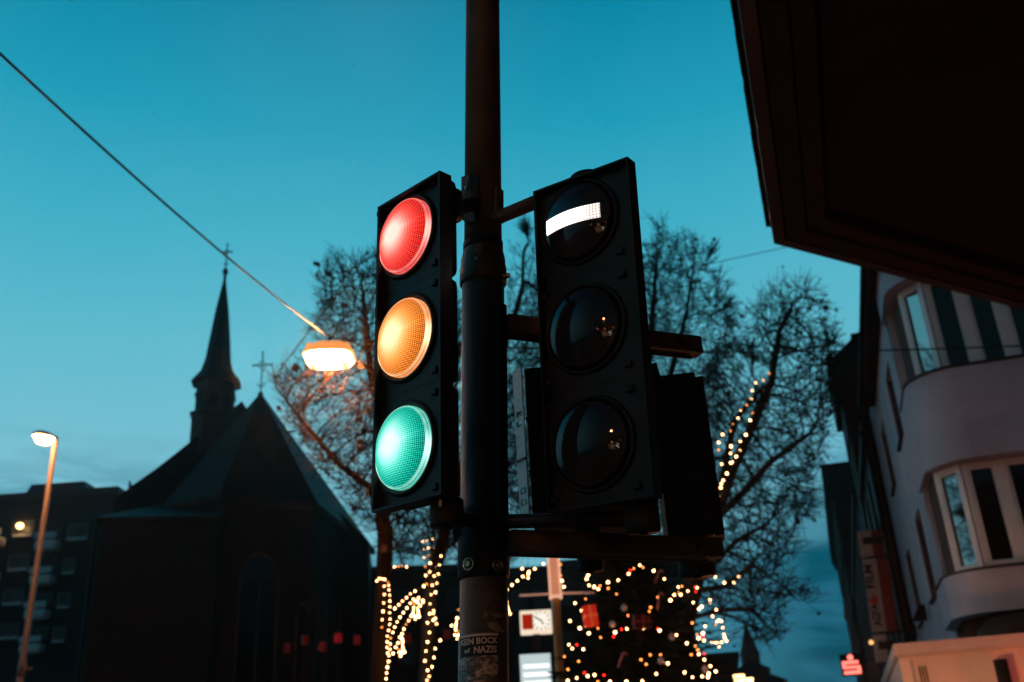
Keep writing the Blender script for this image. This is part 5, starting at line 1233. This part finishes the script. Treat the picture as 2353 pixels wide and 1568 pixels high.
# red lanterns on a wire, low left
RL = []
for u, v, s_, lab in ((660, 1490, .05, 'dim red lantern at far left of the row'), (701, 1471, .06, 'dim red lantern second from the left'), (741, 1486, .12, 'red lantern hanging lowest, in front of the apse buttress'), (777, 1466, .5, 'brightest red lantern below the church wall'), (820, 1471, .18, 'red lantern just left of the lit trunk'),
                   (880, 1453, .22, 'red lantern behind the leftmost lit trunk'), (938, 1467, .06, 'dim red lantern between the two lit trunks'), (974, 1448, .08, 'dim red lantern close to the middle lit trunk'), (1027, 1458, .08, 'dim red lantern left of the bulb cluster at the mast')):
    p = at(u, v, 30); RL.append(p); e = empty('red_lantern', p, lab, 'lantern', 'red lanterns hung in a row')
    m = mat('red lantern paper %.2f' % s_, (.22, .012, .012), .6, var=.5, scale=12, emit=(1.0, .01, .02), es=s_ * .22)
    MB().box(-.085, .085, -.085, .085, -.13, .12, Matrix.Translation(p) @ Matrix.Rotation(u, 4, 'Z'), bev=.02).build('shade', m, e)
    MB().lathe([(.05, .121), (.02, .15), (0, .2)], Matrix.Translation(p), 8).build('cap', IRON, e)
cb = MB(); 
for a, c in zip(RL[:-1], RL[1:]): cb.tube([a + Vector((0, 0, .2)), a.lerp(c, .5) + Vector((0, 0, .14)), c + Vector((0, 0, .2))], .008, 4, False)
o = cb.build('lantern_wire', CABLE); tag(o, 'thin wire carrying the row of red lanterns', 'wire')

# ------------------------------------------------------------------ the street behind the viewer (seen in the smoked lenses, with lamps added to light the near walls)
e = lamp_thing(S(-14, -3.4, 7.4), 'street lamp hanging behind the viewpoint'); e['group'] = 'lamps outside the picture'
e = lamp_thing(S(5.2, -6.6, 6.4), 'lamp added unseen over the road at left to light the canopy', R_(70), SODIUM2); e['group'] = 'lamps outside the picture'  # added lamp, out of view, that throws light on the canopy
pl = empty('canopy_fill_lamp', S(10.4, .2, 0), 'low orange lamp added out of view to light the canopy', 'lamp')  # unseen lamp put in to brighten the canopy front from below
MB().tube([S(10.4, .2, 0), S(10.4, .2, 1.62)], .04, 10).build('post', IRON, pl)
MB().lathe([(0, 1.63), (.09, 1.68), (.11, 1.85), (0, 1.93)], Matrix.Translation(S(10.4, .2, 0)), 16).build('lamp_glass', emit_mat('canopy fill glow', (1.0, .36, .14), 420), pl)
MB().lathe([(.34, 1.94), (.30, 1.98), (0, 2.06)], Matrix.Translation(S(10.4, .2, 0)), 16).build('cap', IRON, pl)  # cap made wide to keep this lamp's light off the soffit
rs2 = empty('red_neon_sign', S(12.6, 3.0, 2.0), 'red lit box sign under the right end of the canopy', 'sign')
MB().box(2.7, 3.4, 12.6, 12.7, 1.7, 2.2, STREET).build('light_box', emit_mat('red neon box', (1.0, .06, .04), 9), rs2)
MB().tube([S(12.65, 3.05, 0), S(12.65, 3.05, 1.7)], .04, 8).build('post', IRON, rs2)
cf = empty('corner_cafe', Vector((-2, -14, 0)), 'low corner shop with lit windows and small added lights behind the viewpoint', 'shop')
MB().box(-12, 9, -26, -14, 0, 5.2).build('wall', BROWNW, cf)
for i, (x0, x1, z0, z1, c, s_) in enumerate(((-9.5, -7.4, .6, 2.6, (1, .5, .2), 1.6), (-6.6, -6.0, .9, 2.5, (1, .95, .85), 7), (-3.6, -.8, .6, 2.6, (1, .42, .12), 1.4), (.4, 2.4, .6, 2.6, (1, .5, .2), 2.2), (4.6, 7.2, .6, 1.6, (1, .06, .04), 4.0),
        (-8.2, -8.0, 3.4, 3.6, (1, .4, .1), 60), (-5.2, -5.0, 3.5, 3.7, (1, .4, .1), 50), (-2.6, -2.4, 3.4, 3.6, (1, .5, .2), 70), (-.2, 0., 2.9, 3.1, (1, .4, .1), 60), (3.2, 3.4, 3.5, 3.7, (1, .4, .1), 60), (5.8, 6.0, 2.2, 2.4, (1, .8, .6), 60), (6.6, 6.8, 2.1, 2.3, (1, .8, .6), 60), (-11, -10.8, 4.2, 4.4, (1, .3, .08), 60))):  # small bright boxes added as glints for the smoked lenses
    MB().box(x0, x1, -13.99, -13.95, z0, z1).build('shop_light', emit_mat('shop light %d' % i, c, s_), cf)
MB().box(-10, 7, -13.9, -13.2, 3.0, 3.15).build('canopy', DARKW, cf)

# ------------------------------------------------------------------ thin halo mist round the whole scene, put in for the glow round the lamps
hz = MB().box(-105, 105, -45, 128, -1, 42).build('haze', CABLE)
hm = bpy.data.materials.new('halo mist'); hm.use_nodes = True; N = NT(hm.node_tree)
pv = N.n('ShaderNodeVolumePrincipled', ins={'Color': (.92, .95, 1, 1), 'Density': HAZE_D, 'Anisotropy': .9})
o_ = N.n('ShaderNodeOutputMaterial'); hm.node_tree.links.new(pv.outputs[0], o_.inputs['Volume'])
hz.data.materials.clear(); hz.data.materials.append(hm)
tag(hz, 'thin halo mist added to spread the lamp glow', 'haze', kind='stuff')
